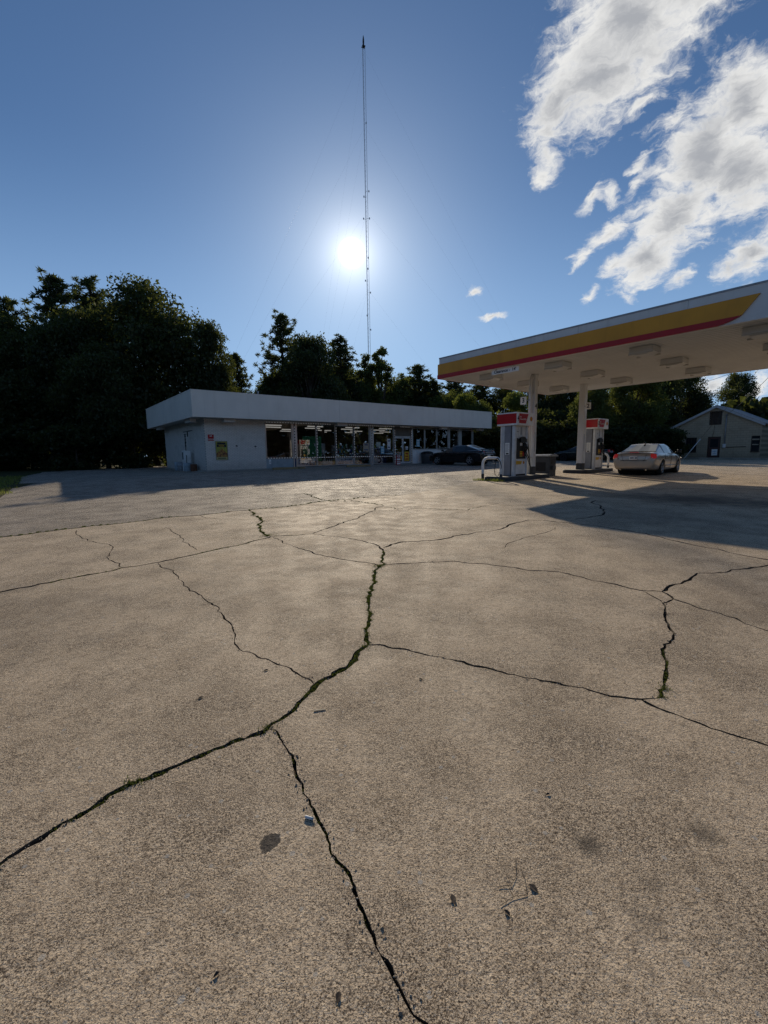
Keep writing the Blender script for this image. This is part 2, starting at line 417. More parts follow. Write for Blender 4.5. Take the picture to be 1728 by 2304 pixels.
CRACKS = [
    ('C1', 0.06, [(-9.5,4.2), (-7.6,5.9), (-6.265,6.959), (-5.993,7.231), (-5.699,7.634), (-5.422,7.964), (-4.932,8.307), (-4.543,8.782), (-3.918,9.097), (-3.429,9.668), (-2.751,10.055), (-2.044,10.609), (-1.562,11.263), (0.008,12.466), (0.5,12.5)]),
    ('C2', 0.036, [(-5.2,2.6), (-3.773,4.111), (-3.696,4.236), (-3.507,4.418), (-3.299,4.686), (-3.097,4.949), (-2.765,5.203), (-2.573,5.47), (-2.262,5.924), (-1.994,6.315), (-1.782,6.694), (-1.398,6.776), (-1.156,6.872)]),
    ('C2a', 0.03, [(-1.156,6.872), (-0.861,7.59), (-0.537,8.332), (-0.293,9.245), (0.003,10.166)]),
    ('C2b', 0.03, [(-1.156,6.872), (-0.643,6.559), (-0.272,6.199), (-0.068,5.883), (-0.019,5.606)]),
    ('C3', 0.03, [(-3.073,9.78), (-2.757,8.987), (-2.477,8.594), (-2.312,8.082), (-2.182,7.469), (-1.955,6.931), (-1.782,6.694)]),
    ('C3b', 0.018, [(-3.918,9.097), (-3.609,8.697), (-3.014,8.47), (-2.428,8.417)]),
    ('C4', 0.015, [(-5.407,7.501), (-4.791,6.764), (-4.473,6.533), (-4.075,6.295), (-3.913,6.131), (-3.661,5.634), (-3.369,5.259), (-3.101,4.98)]),
    ('C5', 0.011, [(-2.765,5.203), (-2.53,4.9), (-2.355,4.702), (-2.198,4.477), (-2.026,4.233), (-1.84,4.047), (-1.587,3.749), (-1.417,3.519), (-1.266,3.314), (-1.134,3.089), (-1.03,2.855), (-0.997,2.802), (-0.894,2.748), (-0.779,2.664), (-0.685,2.585), (-0.619,2.554), (-0.547,2.481), (-0.465,2.412), (-0.421,2.352)]),
    ('C6', 0.018, [(-1.731,6.636), (-1.269,5.961), (-0.772,5.4), (-0.34,5.09), (-0.059,4.847)]),
    ('C7', 0.03, [(-0.019,5.606), (-0.019,5.182), (-0.06,4.867), (-0.119,4.501), (-0.133,4.11), (-0.15,3.749), (-0.146,3.495), (-0.127,3.368), (-0.15,3.117), (-0.141,2.956), (-0.124,2.844)]),
    ('C8', 0.032, [(-0.124,2.844), (-0.19,2.743), (-0.205,2.631), (-0.269,2.515), (-0.343,2.421), (-0.4,2.346), (-0.437,2.252), (-0.472,2.164), (-0.484,2.102), (-0.536,2.016), (-0.587,1.944), (-0.667,1.878)]),
    ('C8b', 0.024, [(-0.666,1.875), (-0.755,1.821), (-0.829,1.77), (-0.882,1.728), (-0.952,1.668), (-0.994,1.636), (-1.053,1.606), (-1.088,1.57), (-1.111,1.519), (-1.136,1.476), (-1.168,1.435), (-1.202,1.401), (-1.22,1.359), (-1.251,1.329), (-1.284,1.266), (-1.36,1.12), (-1.7,1)]),
    ('C9', 0.01, [(-0.541,1.94), (-0.514,1.896), (-0.463,1.815), (-0.415,1.739), (-0.374,1.63), (-0.334,1.545), (-0.297,1.488), (-0.262,1.43), (-0.229,1.376), (-0.2,1.303), (-0.172,1.257), (-0.131,1.221), (-0.109,1.176), (-0.096,1.134), (-0.074,1.095), (-0.056,1.052), (-0.039,1.011), (-0.026,0.99)]),
    ('C9b', 0.009, [(-0.026,0.99), (-0.011,0.976), (0.006,0.943), (0.026,0.909), (0.044,0.878), (0.065,0.858), (0.083,0.849), (0.12,0.7)]),
    ('C10', 0.018, [(-0.124,2.844), (-0.013,2.834), (0.08,2.785), (0.171,2.738), (0.317,2.662), (0.484,2.589), (0.611,2.51), (0.756,2.423), (0.894,2.349), (1.006,2.296), (1.099,2.27), (1.173,2.21), (1.255,2.175), (1.352,2.15), (1.444,2.159)]),
    ('C10b', 0.016, [(1.352,2.15), (1.398,2.066), (1.46,2.001), (1.525,1.932), (1.569,1.887), (1.628,1.839), (1.702,1.78), (1.998,1.544)]),
    ('C11', 0.02, [(1.444,2.159), (1.537,2.247), (1.644,2.393), (1.754,2.558), (1.865,2.746), (1.999,2.866), (2.069,2.959), (2.134,3.122), (2.224,3.303), (2.353,3.503), (2.369,3.558), (2.522,3.655)]),
    ('C12', 0.023, [(-0.063,4.867), (-0.009,4.945), (0.318,4.969), (0.82,5.047), (1.124,4.924), (1.446,4.738), (1.604,4.59), (1.844,4.559), (1.974,4.397), (2.08,4.215), (2.245,4.087), (2.311,3.964), (2.379,3.893), (2.547,3.853), (2.522,3.655), (2.579,3.505), (2.645,3.361), (2.714,3.213), (2.726,3.058), (2.753,2.975), (2.861,2.643)]),
    ('C12b', 0.013, [(2.379,3.893), (2.389,3.703), (2.369,3.558)]),
    ('C13', 0.024, [(2.547,3.853), (2.752,4.035), (3.035,4.185), (3.212,4.352), (3.434,4.408), (3.721,4.525), (4.009,4.601), (4.255,4.683), (5.239,5.011)]),
    ('C14', 0.032, [(-0.02,5.809), (0.262,6.162), (0.814,6.286), (1.058,6.525), (1.381,6.721), (1.803,6.943), (2.289,7.565), (2.67,7.909), (3.067,7.67), (3.42,7.353), (3.673,7.066), (3.929,6.587), (4.056,6.224), (4.132,5.753), (4.291,5.468), (4.336,5.157), (4.451,4.905), (4.911,3.897)]),
    ('C15', 0.034, [(3.515,7.887), (3.986,8.202), (4.274,8.38), (4.514,8.764), (4.67,9.269), (4.92,9.826), (4.939,10.255), (5.258,10.685)]),
    ('C16', 0.034, [(0.002,10.083), (0.261,9.66), (0.938,9.665), (1.8,9.279), (2.226,9.84), (2.803,10.414)]),
    ('C17', 0.014, [(2.856,7.132), (2.658,6.818), (2.054,6.315), (1.7,5.914), (1.572,5.68)]),
    ('C18', 0.04, [(-2.51,13.48), (-1.763,11.815), (-1.377,11.241), (-0.837,11.277), (0.003,10.25)]),
    ('C20', 0.014, [(-3.947,7.724), (-3.435,7.041), (-3.021,6.385), (-2.577,5.832)]),
]
# ------------------------------------------------------------------ ground
random.seed(7)
def jag(pts, step_near=.014, amp=.10):
    """subdivide a polyline and roughen it like a crack"""
    out = [Vector(pts[0])]
    for a, b in zip(pts, pts[1:]):
        a = Vector(a); b = Vector(b); L = (b - a).length
        dist = max(.8, ((a + b) / 2).length)
        step = max(step_near, .012 * dist)
        n = max(1, int(L / step)); nrm = Vector((-(b - a).y, (b - a).x)); nrm.normalize()
        off = 0.
        for i in range(1, n + 1):
            t = i / n
            env = math.sin(PI * t)
            off = off * .72 + random.gauss(0, 1) * step * amp * 2.2
            p = a.lerp(b, t)
            if i < n: p = p + nrm * off * min(1, env * 1.6)
            out.append(p)
    return out
LOT = [(-7,-5),(-11.81,13.3),(-16.2,19.3),(-20.8,25.0),(-25,32),(-24,40),(-12,46),(4,58),(24,58),(24.8,43.2),(28.9,38.7),(37.5,28.5),(48,20),(40,-5)]
def inside(p, poly):
    c = False; n = len(poly)
    for i in range(n):
        (x1,y1),(x2,y2) = poly[i], poly[(i+1)%n]
        if (y1 > p[1]) != (y2 > p[1]) and p[0] < (x2-x1)*(p[1]-y1)/(y2-y1)+x1: c = not c
    return c
V2 = [Vector(p) for p in LOT]; E2 = [(i, (i+1) % len(LOT)) for i in range(len(LOT))]; F2 = []
crack_lines = {}
for key, w, pts in CRACKS:
    if key == 'C9':
        a_ = min((p_ for k_ in ('C8', 'C8b') for p_ in crack_lines[k_]), key=lambda p_: (p_ - Vector(pts[0])).length)
        pts = [tuple(a_)] + list(pts)
    pl = jag(pts); crack_lines[key] = pl
    n = len(pl); base = len(V2); wv = 1.
    for i, p in enumerate(pl):
        t = (pl[min(i+1, n-1)] - pl[max(i-1, 0)]); t.normalize(); nr = Vector((-t.y, t.x))
        wv = wv * .55 + random.uniform(.15, 1.85) * .45
        end = 1.
        if key not in ('C1',) and (i == 0 or i == n - 1): end = .35
        h = w * .5 * (wv if key != 'C1' else .75 + wv*.25) * end
        V2.append(p + nr * h * random.uniform(.75, 1.25)); V2.append(p - nr * h * random.uniform(.75, 1.25))
    for i in range(n - 1):
        F2.append((base+2*i, base+2*i+1, base+2*i+3, base+2*i+2))
# points carrying the gentle slope
for ix in range(-24, 48, 2):
    for iy in range(8, 58, 2):
        if inside((ix, iy), LOT): V2.append(Vector((ix + .03, iy + .017)))
# separation between concrete and asphalt beyond the first joint
SEP = [(.5,12.5),(1.3,13.6),(2.9,16.0),(4.1,17.7),(6.0,22.0),(10,27),(15,32),(22,38),(24.9,43)]
b0 = len(V2)
for p in SEP: V2.append(Vector(p))
E2 += [(b0+i, b0+i+1) for i in range(len(SEP)-1)]
ASPH = [tuple(p) for p in crack_lines['C1']] + SEP + [(24,58),(4,58),(-30,58),(-40,30),(-16,3)]
cv, ce, cf, ov, oe, of = delaunay_2d_cdt(V2, E2, F2, 0, 1e-5, True)
vz = [gz(p.x, p.y) for p in cv]
con, asp = MB(), MB()
edge_use = {}
kindf = []
for f, src in zip(cf, of):
    c = sum((cv[i] for i in f), Vector((0,0))) / len(f)
    if src: k = 'hole'
    elif not inside(c, LOT): k = 'out'
    else: k = 'asp' if inside(c, ASPH) else 'con'
    kindf.append(k)
    for i in range(len(f)):
        a, b = f[i], f[(i+1) % len(f)]
        edge_use.setdefault((min(a,b), max(a,b)), []).append((k, a, b))
def emit(mb, kind):
    idx = {}
    def vi(i, low=False):
        key = (i, low)
        if key not in idx:
            idx[key] = len(mb.v); p = cv[i]
            mb.v.append((p.x, p.y, vz[i] - (.055 if low else 0.)))
        return idx[key]
    for f, k in zip(cf, kindf):
        if k == kind:
            fl = [vi(i) for i in f]
            mb.f.append(fl); mb.m.append(0); mb.sm.append(False)
    for key, us in edge_use.items():
        ks = [u[0] for u in us]
        if kind in ks and any(k in ('hole','out') for k in ks):
            u = [u for u in us if u[0] == kind][0]
            a, b = u[1], u[2]
            mb.f.append([vi(b), vi(a), vi(a, True), vi(b, True)]); mb.m.append(1); mb.sm.append(False)
emit(con, 'con'); emit(asp, 'asp')
M_EDGE = mat('broken_concrete_edge', (.10,.08,.06), .95, var=.5, vscale=40)
tag(con.build('concrete_pavement', [M_CON, M_EDGE]), kind='structure')
tag(asp.build('asphalt_pavement', [M_ASP, M_EDGE]), kind='structure')

def m_ground():
    m, nt, b = newmat('grass_and_soil'); g = G(nt)
    P = g.n('ShaderNodeNewGeometry').outputs['Position']
    a = g.noise(P, .35, 6, .65); f = g.noise(P, 18, 4, .7)
    c = g.mix(g.ramp(a, .35, .65), (.045,.060,.018), (.085,.075,.035)); c = g.mix(g.math('MULTIPLY', f, .5), c, (.02,.022,.008))
    # bare dark soil under the pavement and close to it
    d = g.vmath('LENGTH', g.vmath('MULTIPLY', g.vmath('SUBTRACT', P, (4, 16, 0)), (1,.8,0)), out='Value')
    c = g.mix(g.ramp(d, 14, 19, 1., 0.), c, g.mix(f, (.07,.05,.032), (.03,.022,.014)))
    nt.links.new(c, b.inputs['Base Color']); b.inputs['Roughness'].default_value = .95; b.inputs['Specular IOR Level'].default_value = .1
    nt.links.new(g.bump(f, .6, .05), b.inputs['Normal'])
    return m
gm = MB()
xs = [-700,-400,-200,-120,-80,-60] + list(range(-50, 62, 4)) + [70,90,130,200,400,700]
ys = [-300,-120,-60,-30,-15] + list(range(-8, 64, 4)) + [70,90,120,180,300,500,900]
for y in ys:
    for x in xs: gm.v.append((x, y, gz(x, y) - .016))
nx = len(xs)
for j in range(len(ys)-1):
    for i in range(nx-1):
        gm.f.append([j*nx+i, j*nx+i+1, (j+1)*nx+i+1, (j+1)*nx+i]); gm.m.append(0); gm.sm.append(True)
tag(gm.build('ground', m_ground()), kind='structure')

# weeds growing in the cracks (nobody could count the blades)
def blades(mb, x, y, z, n, spread, h, w, lean=.6, mi=0):
    for _ in range(n):
        a = random.uniform(0, 2*PI); r = abs(random.gauss(0, spread))
        bx, by = x + math.cos(a)*r, y + math.sin(a)*r
        hh = h * random.uniform(.5, 1.3); l = lean * random.uniform(.2, 1.3); la = random.uniform(0, 2*PI)
        dx, dy = math.cos(la), math.sin(la); px, py = -dy*w*.5, dx*w*.5
        m1 = (bx + dx*l*hh*.35, by + dy*l*hh*.35, z + hh*.62)
        t = (bx + dx*l*hh, by + dy*l*hh, z + hh)
        mb.add([(bx-px,by-py,z-.01),(bx+px,by+py,z-.01),(m1[0]+px*.8,m1[1]+py*.8,m1[2]),(m1[0]-px*.8,m1[1]-py*.8,m1[2]),t],
               [(0,1,2,3),(3,2,4)], mi)
wd = MB()
for key, dens, sp, h in (('C7',200,.014,.014),('C8',190,.013,.013),('C8b',80,.009,.012),('C9',50,.006,.009),('C2',60,.012,.014),('C1',26,.018,.025),('C3',40,.014,.022),('C10',10,.006,.008),('C11',70,.010,.011),('C16',3,.01,.02),('C18',6,.012,.025),('C10b',3,.006,.01)):
    pl = crack_lines[key]
    clump = .5
    for i, p in enumerate(pl):
        clump = max(0, min(1.6, clump + random.gauss(0, .35)))
        if key == 'C11' and i > len(pl) * .45: continue
        L = (pl[min(i+1, len(pl)-1)] - p).length
        nb = int(dens * clump * L / .03 + random.random())
        if nb: blades(wd, p.x, p.y, gz(p.x, p.y) - .012, nb, sp, h * random.uniform(.7, 1.3), .0028 * max(1, p.length * .35))
for cx_, cy_, n_, s_, h_ in ((-.985,1.475,55,.018,.013),(-.955,1.50,25,.013,.011),(-.03,4.53,120,.05,.022),(-1.76,6.3,110,.07,.03),(1.50,2.06,70,.025,.012),(1.44,2.01,40,.02,.010),(-.12,2.62,50,.03,.012),(-.56,1.80,60,.025,.011)):
    near = min((p_ for l_ in crack_lines.values() for p_ in l_), key=lambda p_: (p_.x - cx_*1.06)**2 + (p_.y - cy_*1.075)**2); cx_, cy_ = near.x, near.y
    blades(wd, cx_, cy_, gz(cx_, cy_), n_, s_, h_, .0035, 1.5)
# loose crumbs of aggregate lying in and beside the cracks
gv = MB()
for key, dens in (('C7',12),('C8',14),('C8b',12),('C9',14),('C9b',14),('C10',7),('C11',8),('C5',4),('C13',4),('C12',3)):
    pl = crack_lines[key]
    for i, p in enumerate(pl[:-1]):
        L = (pl[i+1] - p).length
        for _ in range(int(dens * L / .1 + random.random())):
            q = p.lerp(pl[i+1], random.random()) + Vector((random.gauss(0, .016), random.gauss(0, .016)))
            r_ = abs(random.gauss(0, .0016)) + .0011
            z = gz(q.x, q.y) - (.008 if (q - p).length < .01 else 0) + r_*.4
            vs = []
            for d in ((1,0,0),(0,1,0),(-1,0,0),(0,-1,0),(0,0,.8),(0,0,-.8)):
                vs.append((q.x + d[0]*r_*random.uniform(.7,1.4), q.y + d[1]*r_*random.uniform(.7,1.4), z + d[2]*r_))
            gv.add(vs, [(0,1,4),(1,2,4),(2,3,4),(3,0,4),(1,0,5),(2,1,5),(3,2,5),(0,3,5)], random.choice((0,0,1,1,2)))
tag(gv.build('gravel', [mat('crumb_pale', (.45,.38,.29), .8, var=.3), mat('crumb_tan', (.26,.20,.14), .9, var=.3), mat('crumb_dark', (.07,.055,.042), .9, var=.3)]), 'loose crumbs of gravel lying along the cracks', 'gravel', kind='stuff')
tag(wd.build('weeds', WEEDM), 'low green weeds growing along the cracks in the concrete', 'weeds', kind='stuff')
gr = MB()
for _ in range(5200):
    t = random.random(); a = Vector((-11.9,13.0)).lerp(Vector((-21.5,25.6)), t)
    off = abs(random.gauss(0, 1.6)); p = a + Vector((-.77,-.63)) * (off - .25 + .2*math.sin(t*40))
    blades(gr, p.x, p.y, gz(p.x, p.y) - .04, 1, .1, .13, .014, .8)
tag(gr.build('grass', GRASSM), 'sunlit grass verge at the left edge of the pavement', 'grass', kind='stuff')

# ------------------------------------------------------------------ sky, sun, camera
AZ, EL = -.0612, .4055
SUN = Vector((math.sin(AZ)*math.cos(EL), math.cos(AZ)*math.cos(EL), math.sin(EL)))
w = bpy.data.worlds.new('World'); SC.world = w; w.use_nodes = True
nt = w.node_tree; nt.nodes.clear(); g = G(nt)
out = g.n('ShaderNodeOutputWorld'); bg = g.n('ShaderNodeBackground'); bg.inputs['Strength'].default_value = SKY_STRENGTH
sky = g.n('ShaderNodeTexSky', sky_type='NISHITA'); sky.sun_disc = False
sky.sun_elevation = EL; sky.sun_rotation = AZ; sky.altitude = 100; sky.air_density = 1.0; sky.dust_density = SKY_DUST; sky.ozone_density = 2.2
D = g.n('ShaderNodeTexCoord').outputs['Generated']
D = g.vmath('NORMALIZE', D)
base = g.mix(1., sky.outputs[0], SKY_TINT, 'MULTIPLY')
sz = g.n('ShaderNodeSeparateXYZ'); g.put(sz.inputs[0], D)
base = g.mix(g.ramp(sz.outputs[2], -.02, .52, .85, 0.), base, HAZE)
dt = g.vmath('DOT_PRODUCT', D, tuple(SUN), 1)
ang = g.math('ARCCOSINE', g.math('MINIMUM', dt, .999999))
def expo(s): return g.math('EXPONENT', g.math('MULTIPLY', ang, -1. / s))
glow = g.math('ADD', g.math('MULTIPLY', expo(.036), GLOW1), g.math('MULTIPLY', expo(.085), GLOW2))
gl = g.n('ShaderNodeVectorMath', operation='SCALE'); gl.inputs[0].default_value = (1., .96, .88); g.put(gl.inputs[3], glow)
disc = g.math('POWER', g.ramp(ang, .004, .029, 1., 0., 'LINEAR'), 1.6)
ds = g.n('ShaderNodeVectorMath', operation='SCALE'); ds.inputs[0].default_value = (1., .97, .88); g.put(ds.inputs[3], g.math('MULTIPLY', disc, 60.))
clear = g.vmath('ADD', g.vmath('ADD', base, gl.outputs[0]), ds.outputs[0])
# clouds: masks laid out on a plane tangent to the sky dome, wisps from noise in the cloud layer
cc = (.39136, .76956, .5046); cr = (.89136, -.4533, 0.); cu = (-.22874, -.44978, .86335)
k = g.vmath('DOT_PRODUCT', D, cc, 1); ks = g.math('MAXIMUM', k, .05)
U = g.math('DIVIDE', g.vmath('DOT_PRODUCT', D, cr, 1), ks); Vv = g.math('DIVIDE', g.vmath('DOT_PRODUCT', D, cu, 1), ks)
cb = g.n('ShaderNodeCombineXYZ'); g.put(cb.inputs[0], U); g.put(cb.inputs[1], Vv)
uv = cb.outputs[0]
wr = g.noise(uv, 9., 5, .6, 0, 1); wr2 = g.noise(uv, 34., 4, .6, 0, 1)
uvw = g.vmath('ADD', uv, g.vmath('MULTIPLY', g.vmath('SUBTRACT', wr, (.5,.5,.5)), (.055,.055,0)))
uvw = g.vmath('ADD', uvw, g.vmath('MULTIPLY', g.vmath('SUBTRACT', wr2, (.5,.5,.5)), (.016,.016,0)))
ELL = [(.085,.135,.075,.05,.3),(.003,.122,.095,.085,.055),(-.029,.086,.10,.07,.18),(-.095,.066,.058,.036,.678),(-.109,.036,.034,.028,.388),(-.124,-.022,.019,.019,.535),
 (.166,-.012,.042,.075,.733),(.123,-.057,.072,.07,.676),(.165,-.09,.045,.085,.607),(.085,-.135,.075,.055,.608),(.049,-.188,.058,.044,.643),
 (-.02,-.135,.055,.018,.468),(.073,-.001,.026,.012,.232),(.205,-.205,.042,.034,.763),(.172,-.222,.02,.02,.523),
 (-.038,-.073,.022,.008,.832),(-.047,-.235,.024,.012,.891),(.03,-.077,.018,.010,.717),(.19,.085,.014,.02,.626),
 (-.06,-.165,.030,.010,.75),(.0,-.185,.028,.012,.6),(-.012,-.075,.012,.018,.3),(.035,-.045,.022,.010,.8),(.105,-.235,.03,.014,.5),(-.115,.005,.016,.03,.3),(.02,.03,.03,.012,.3),(-.26,-.193,.015,.008,-.167),(-.232,-.251,.026,.007,-.146),(.181,-.44,.04,.026,-.087),(.262,-.447,.022,.028,-.087),(.248,-.466,.03,.018,-.078)]
M = None
for ex, ey, ra, rb, an in ELL:
    mp = g.n('ShaderNodeMapping', vector_type='TEXTURE'); g.put(mp.inputs[0], uvw)
    mp.inputs[1].default_value = (ex, ey, 0); mp.inputs[2].default_value = (0, 0, an); mp.inputs[3].default_value = (ra, rb, 1)
    d = g.vmath('LENGTH', mp.outputs[0], out='Value')
    size = math.sqrt(ra * rb) / .06
    v = g.math('MULTIPLY', g.math('SUBTRACT', CL_EXT, d), min(1., .45 + .55 * size))
    if M is None: M = v
    else:
        x = g.n('ShaderNodeMath', operation='SMOOTH_MAX'); g.put(x.inputs[0], M); g.put(x.inputs[1], v); x.inputs[2].default_value = .22; M = x.outputs[0]
# streaks stretched along the wind
mp = g.n('ShaderNodeMapping'); g.put(mp.inputs[0], uvw); mp.inputs[2].default_value = (0, 0, -.68); mp.inputs[3].default_value = (11., 30., 1)
st = g.noise(mp.outputs[0], 1.5, 9, .66, .5)
fb = g.noise(uvw, 46., 9, .68)
dens = g.math('ADD', M, g.math('ADD', g.math('MULTIPLY', g.math('SUBTRACT', st, .50), 1.9), g.math('MULTIPLY', g.math('SUBTRACT', fb, .5), 1.0)))
front = g.math('GREATER_THAN', k, .06)
alpha = g.math('MULTIPLY', g.math('MULTIPLY', g.ramp(dens, -.10, .72), .97), front)
soft = g.noise(uvw, 12., 4, .55)
thick = g.ramp(g.math('ADD', g.math('ADD', M, g.math('MULTIPLY', g.math('SUBTRACT', soft, .5), 1.1)), g.math('MULTIPLY', g.math('SUBTRACT', st, .5), 1.2)), .42, 1.25)
ccol = g.mix(thick, CLOUD_LIT, CLOUD_DARK)
bg2 = g.n('ShaderNodeBackground'); bg2.inputs['Strength'].default_value = SKY_STRENGTH
nt.links.new(clear, bg.inputs[0]); nt.links.new(g.mix(alpha, clear, ccol), bg2.inputs[0])
ms = g.n('ShaderNodeMixShader'); nt.links.new(g.math('GREATER_THAN', k, .80), ms.inputs[0])
nt.links.new(bg.outputs[0], ms.inputs[1]); nt.links.new(bg2.outputs[0], ms.inputs[2]); nt.links.new(ms.outputs[0], out.inputs[0])

sl = bpy.data.lights.new('sun', 'SUN'); sl.energy = SUN_E; sl.angle = math.radians(.53); sl.color = (1., .86, .66)
so = bpy.data.objects.new('sun', sl); COL.objects.link(so)
so.rotation_euler = SUN.to_track_quat('Z', 'Y').to_euler(); so.location = (0, 0, 40)

cam = bpy.data.cameras.new('camera'); co = bpy.data.objects.new('camera', cam); COL.objects.link(co)
cam.sensor_fit = 'VERTICAL'; cam.sensor_height = 36; cam.lens = 36 * 975.1 / 2304
cam.clip_start = .05; cam.clip_end = 5000
pt, rl = .1331, -.0147
fw = Vector((0, math.cos(pt), -math.sin(pt))); u_ = Vector((0, math.sin(pt), math.cos(pt))); x_ = Vector((1, 0, 0))
X = x_ * math.cos(rl) + u_ * math.sin(rl); Y = -x_ * math.sin(rl) + u_ * math.cos(rl); Z = -fw
co.matrix_world = Matrix(((X.x,Y.x,Z.x,0),(X.y,Y.y,Z.y,0),(X.z,Y.z,Z.z,1.3385),(0,0,0,1)))
SC.camera = co
SC.view_settings.view_transform = 'Standard'; SC.view_settings.look = 'None'
SC.view_settings.exposure = 0; SC.view_settings.gamma = 1
SC.cycles.use_denoising = True
SC.cycles.denoising_input_passes = 'RGB_ALBEDO_NORMAL'; SC.cycles.denoising_prefilter = 'NONE'
SC.cycles.use_adaptive_sampling = False
SC.cycles.max_bounces = 8; SC.cycles.transparent_max_bounces = 12
SC.cycles.sample_clamp_indirect = 6
def shatter_hose(o): return shatter(o)
# ------------------------------------------------------------------ convenience store (local x along the front, y into the building)
random.seed(21)
SZ = .55
st_ = thing('convenience_store', 'long low white store with broad flat white fascia and dark shop windows', 'store', (SHOP[0], SHOP[1], SZ), SB)
def shop_pt(s, y, z=0):
    return (SHOP[0] + SE[0]*s + SN[0]*y, SHOP[1] + SE[1]*s + SN[1]*y, SZ + z)
FW, FD, ZF0, ZF1 = 26.3, 12.4, 2.99, 4.46
m = MB()
T_ = .09
m.box(0, 9.63, 0, T_, ZF0, ZF1); m.box(9.642, FW, 0, T_, ZF0, ZF1 - .004)
m.box(0, T_, T_, FD, ZF0, ZF1); m.box(FW - T_, FW, T_, FD, ZF0, ZF1 - .004); m.box(T_, FW - T_, FD - T_, FD, ZF0, ZF1)
m.box(9.63, 9.642, .012, T_, ZF0, ZF1 - .006, 1)
# thin metal drip edge
m.box(-.012, FW + .012, -.014, -.001, ZF1 - .05, ZF1 + .012); m.box(-.014, -.001, -.014, FD, ZF1 - .05, ZF1 + .012)
m.build('fascia', [M_FASC, M_GREY], st_)
MB().box(T_, FW - T_, T_, FD - T_, ZF1 - .35, ZF1 - .25).build('roof', M_GREY, st_)
sf = MB(); sf.box(T_, FW - T_, T_, 1.19, ZF0 + .03, ZF0 + .07); sf.box(T_, .93, 1.19, FD - T_, ZF0 + .03, ZF0 + .07); sf.box(25.2, FW - T_, 1.19, FD - T_, ZF0 + .03, ZF0 + .07); sf.box(.93, 25.2, 11.3, FD - T_, ZF0+.03, ZF0+.07)
sf.build('soffit', M_SOFF, st_)
WF = 1.2   # front wall plane
bw = MB(); bw.box(.95, 4.69, WF, WF + .22, -.35, ZF0 + .03)
bw.box(4.69, 25.0, WF + .03, WF + .2, 2.96, ZF0 + .03)
o = bw.build('brick_wall', M_BRICK, st_)
for s_, z_ in ((2.80, 1.41), (4.0, 1.39)):
    h = MB()
    h.prism([(s_ + math.cos(a)*.085*random.uniform(.6,1.1), z_ + math.sin(a)*.06*random.uniform(.5,1.1)) for a in np.linspace(0, 2*PI, 11)[:-1]], 'y', WF - .012, WF - .002)
    h.tube([(s_, WF-.01, z_-.05), (s_+.02, WF-.012, z_-.16)], .006, 5)
    h.build('bracket_stub', M_BLACK, st_)
sw = MB(); sw.box(.94, 1.16, WF + .22, 11.2, -.35, ZF0 + .03); sw.box(1.16, 25.2, 11.0, 11.2, -.35, ZF0 + .03)
sw.build('side_wall', M_BRICKS, st_)
MB().box(.8, 25.4, WF - .02, 11.3, -.40, -.03).build('plinth', M_CONC2, st_)
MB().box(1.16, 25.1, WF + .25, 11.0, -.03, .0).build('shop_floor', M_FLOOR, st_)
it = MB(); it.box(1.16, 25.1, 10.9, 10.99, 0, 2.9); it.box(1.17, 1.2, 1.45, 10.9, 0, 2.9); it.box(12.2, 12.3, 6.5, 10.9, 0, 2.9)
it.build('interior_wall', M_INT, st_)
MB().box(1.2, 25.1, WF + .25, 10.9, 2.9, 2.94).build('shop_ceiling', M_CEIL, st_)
tb = MB()
for r, yy in enumerate((2.6, 4.6, 6.8, 9.0)):
    for k in range(7):
        x0 = 2.0 + k * 3.3 + (r % 2) * .9
        tb.box(x0, x0 + 1.25, yy, yy + .13, 2.82, 2.88)
shatter(tb.build('ceiling_lamp', M_TUBE, st_))

def window(x0, x1, z0, z1, fr=.05, y=WF + .05, sill=None):
    f = MB()
    f.box(x0, x0 + fr, y - .03, y + .05, z0, z1); f.box(x1 - fr, x1, y - .03, y + .05, z0, z1)
    f.box(x0 + fr, x1 - fr, y - .03, y + .05, z1 - fr, z1); f.box(x0 + fr, x1 - fr, y - .03, y + .05, z0, z0 + fr)
    if sill: f.box(x0 + fr, x1 - fr, y - .03, y + .05, sill - .02, sill + .02)
    fo = f.build('window', M_ALU, st_)
    MB().box(x0 + fr, x1 - fr, y + .005, y + .012, z0 + fr, z1 - fr).build('pane', M_GLASS, fo)
    return fo
window(4.72, 6.62, .60, 2.95)
MB().box(4.70, 6.62, WF + .02, WF + .14, -.34, .585).build('panel', M_BLUEGREY, st_)
for a, b in ((6.92, 8.46), (8.48, 10.04), (10.06, 11.63), (11.65, 13.08)):
    window(a, b, .02, 2.95, sill=.6)
window(13.43, 15.49, .02, 2.95, sill=.6)
for a, b in ((17.52, 18.90), (18.92, 20.35), (20.37, 21.76), (21.98, 23.13), (23.53, 25.0)):
    window(a, b, 1.12 if a < 20 else 1.2, 2.86)
pl = MB(); pl.box(6.63, 6.71, WF - .02, WF + .16, -.3, 2.95); pl.box(6.83, 6.91, WF - .02, WF + .16, -.3, 2.95)
shatter(pl.build('mullion_post', M_ALU, st_))
MB().box(6.72, 6.82, WF + .04, WF + .12, -.3, 2.95).build('mullion_filler', M_INKB, st_)
pl = MB(); pl.box(13.10, 13.18, WF - .02, WF + .16, -.3, 2.95); pl.box(13.33, 13.41, WF - .02, WF + .16, -.3, 2.95); pl.box(13.18, 13.33, WF + .04, WF + .12, -.3, 2.95)
pl.box(21.77, 21.97, WF, WF + .18, 1.2, 2.95); pl.box(23.15, 23.51, WF + .01, WF + .18, 1.2, 2.95); pl.box(25.02, 25.17, WF, WF + .16, -.3, 2.95)
pl.box(17.41, 17.50, WF, WF + .16, -.3, 2.95)
shatter(pl.build('mullion_post', M_ALU, st_))
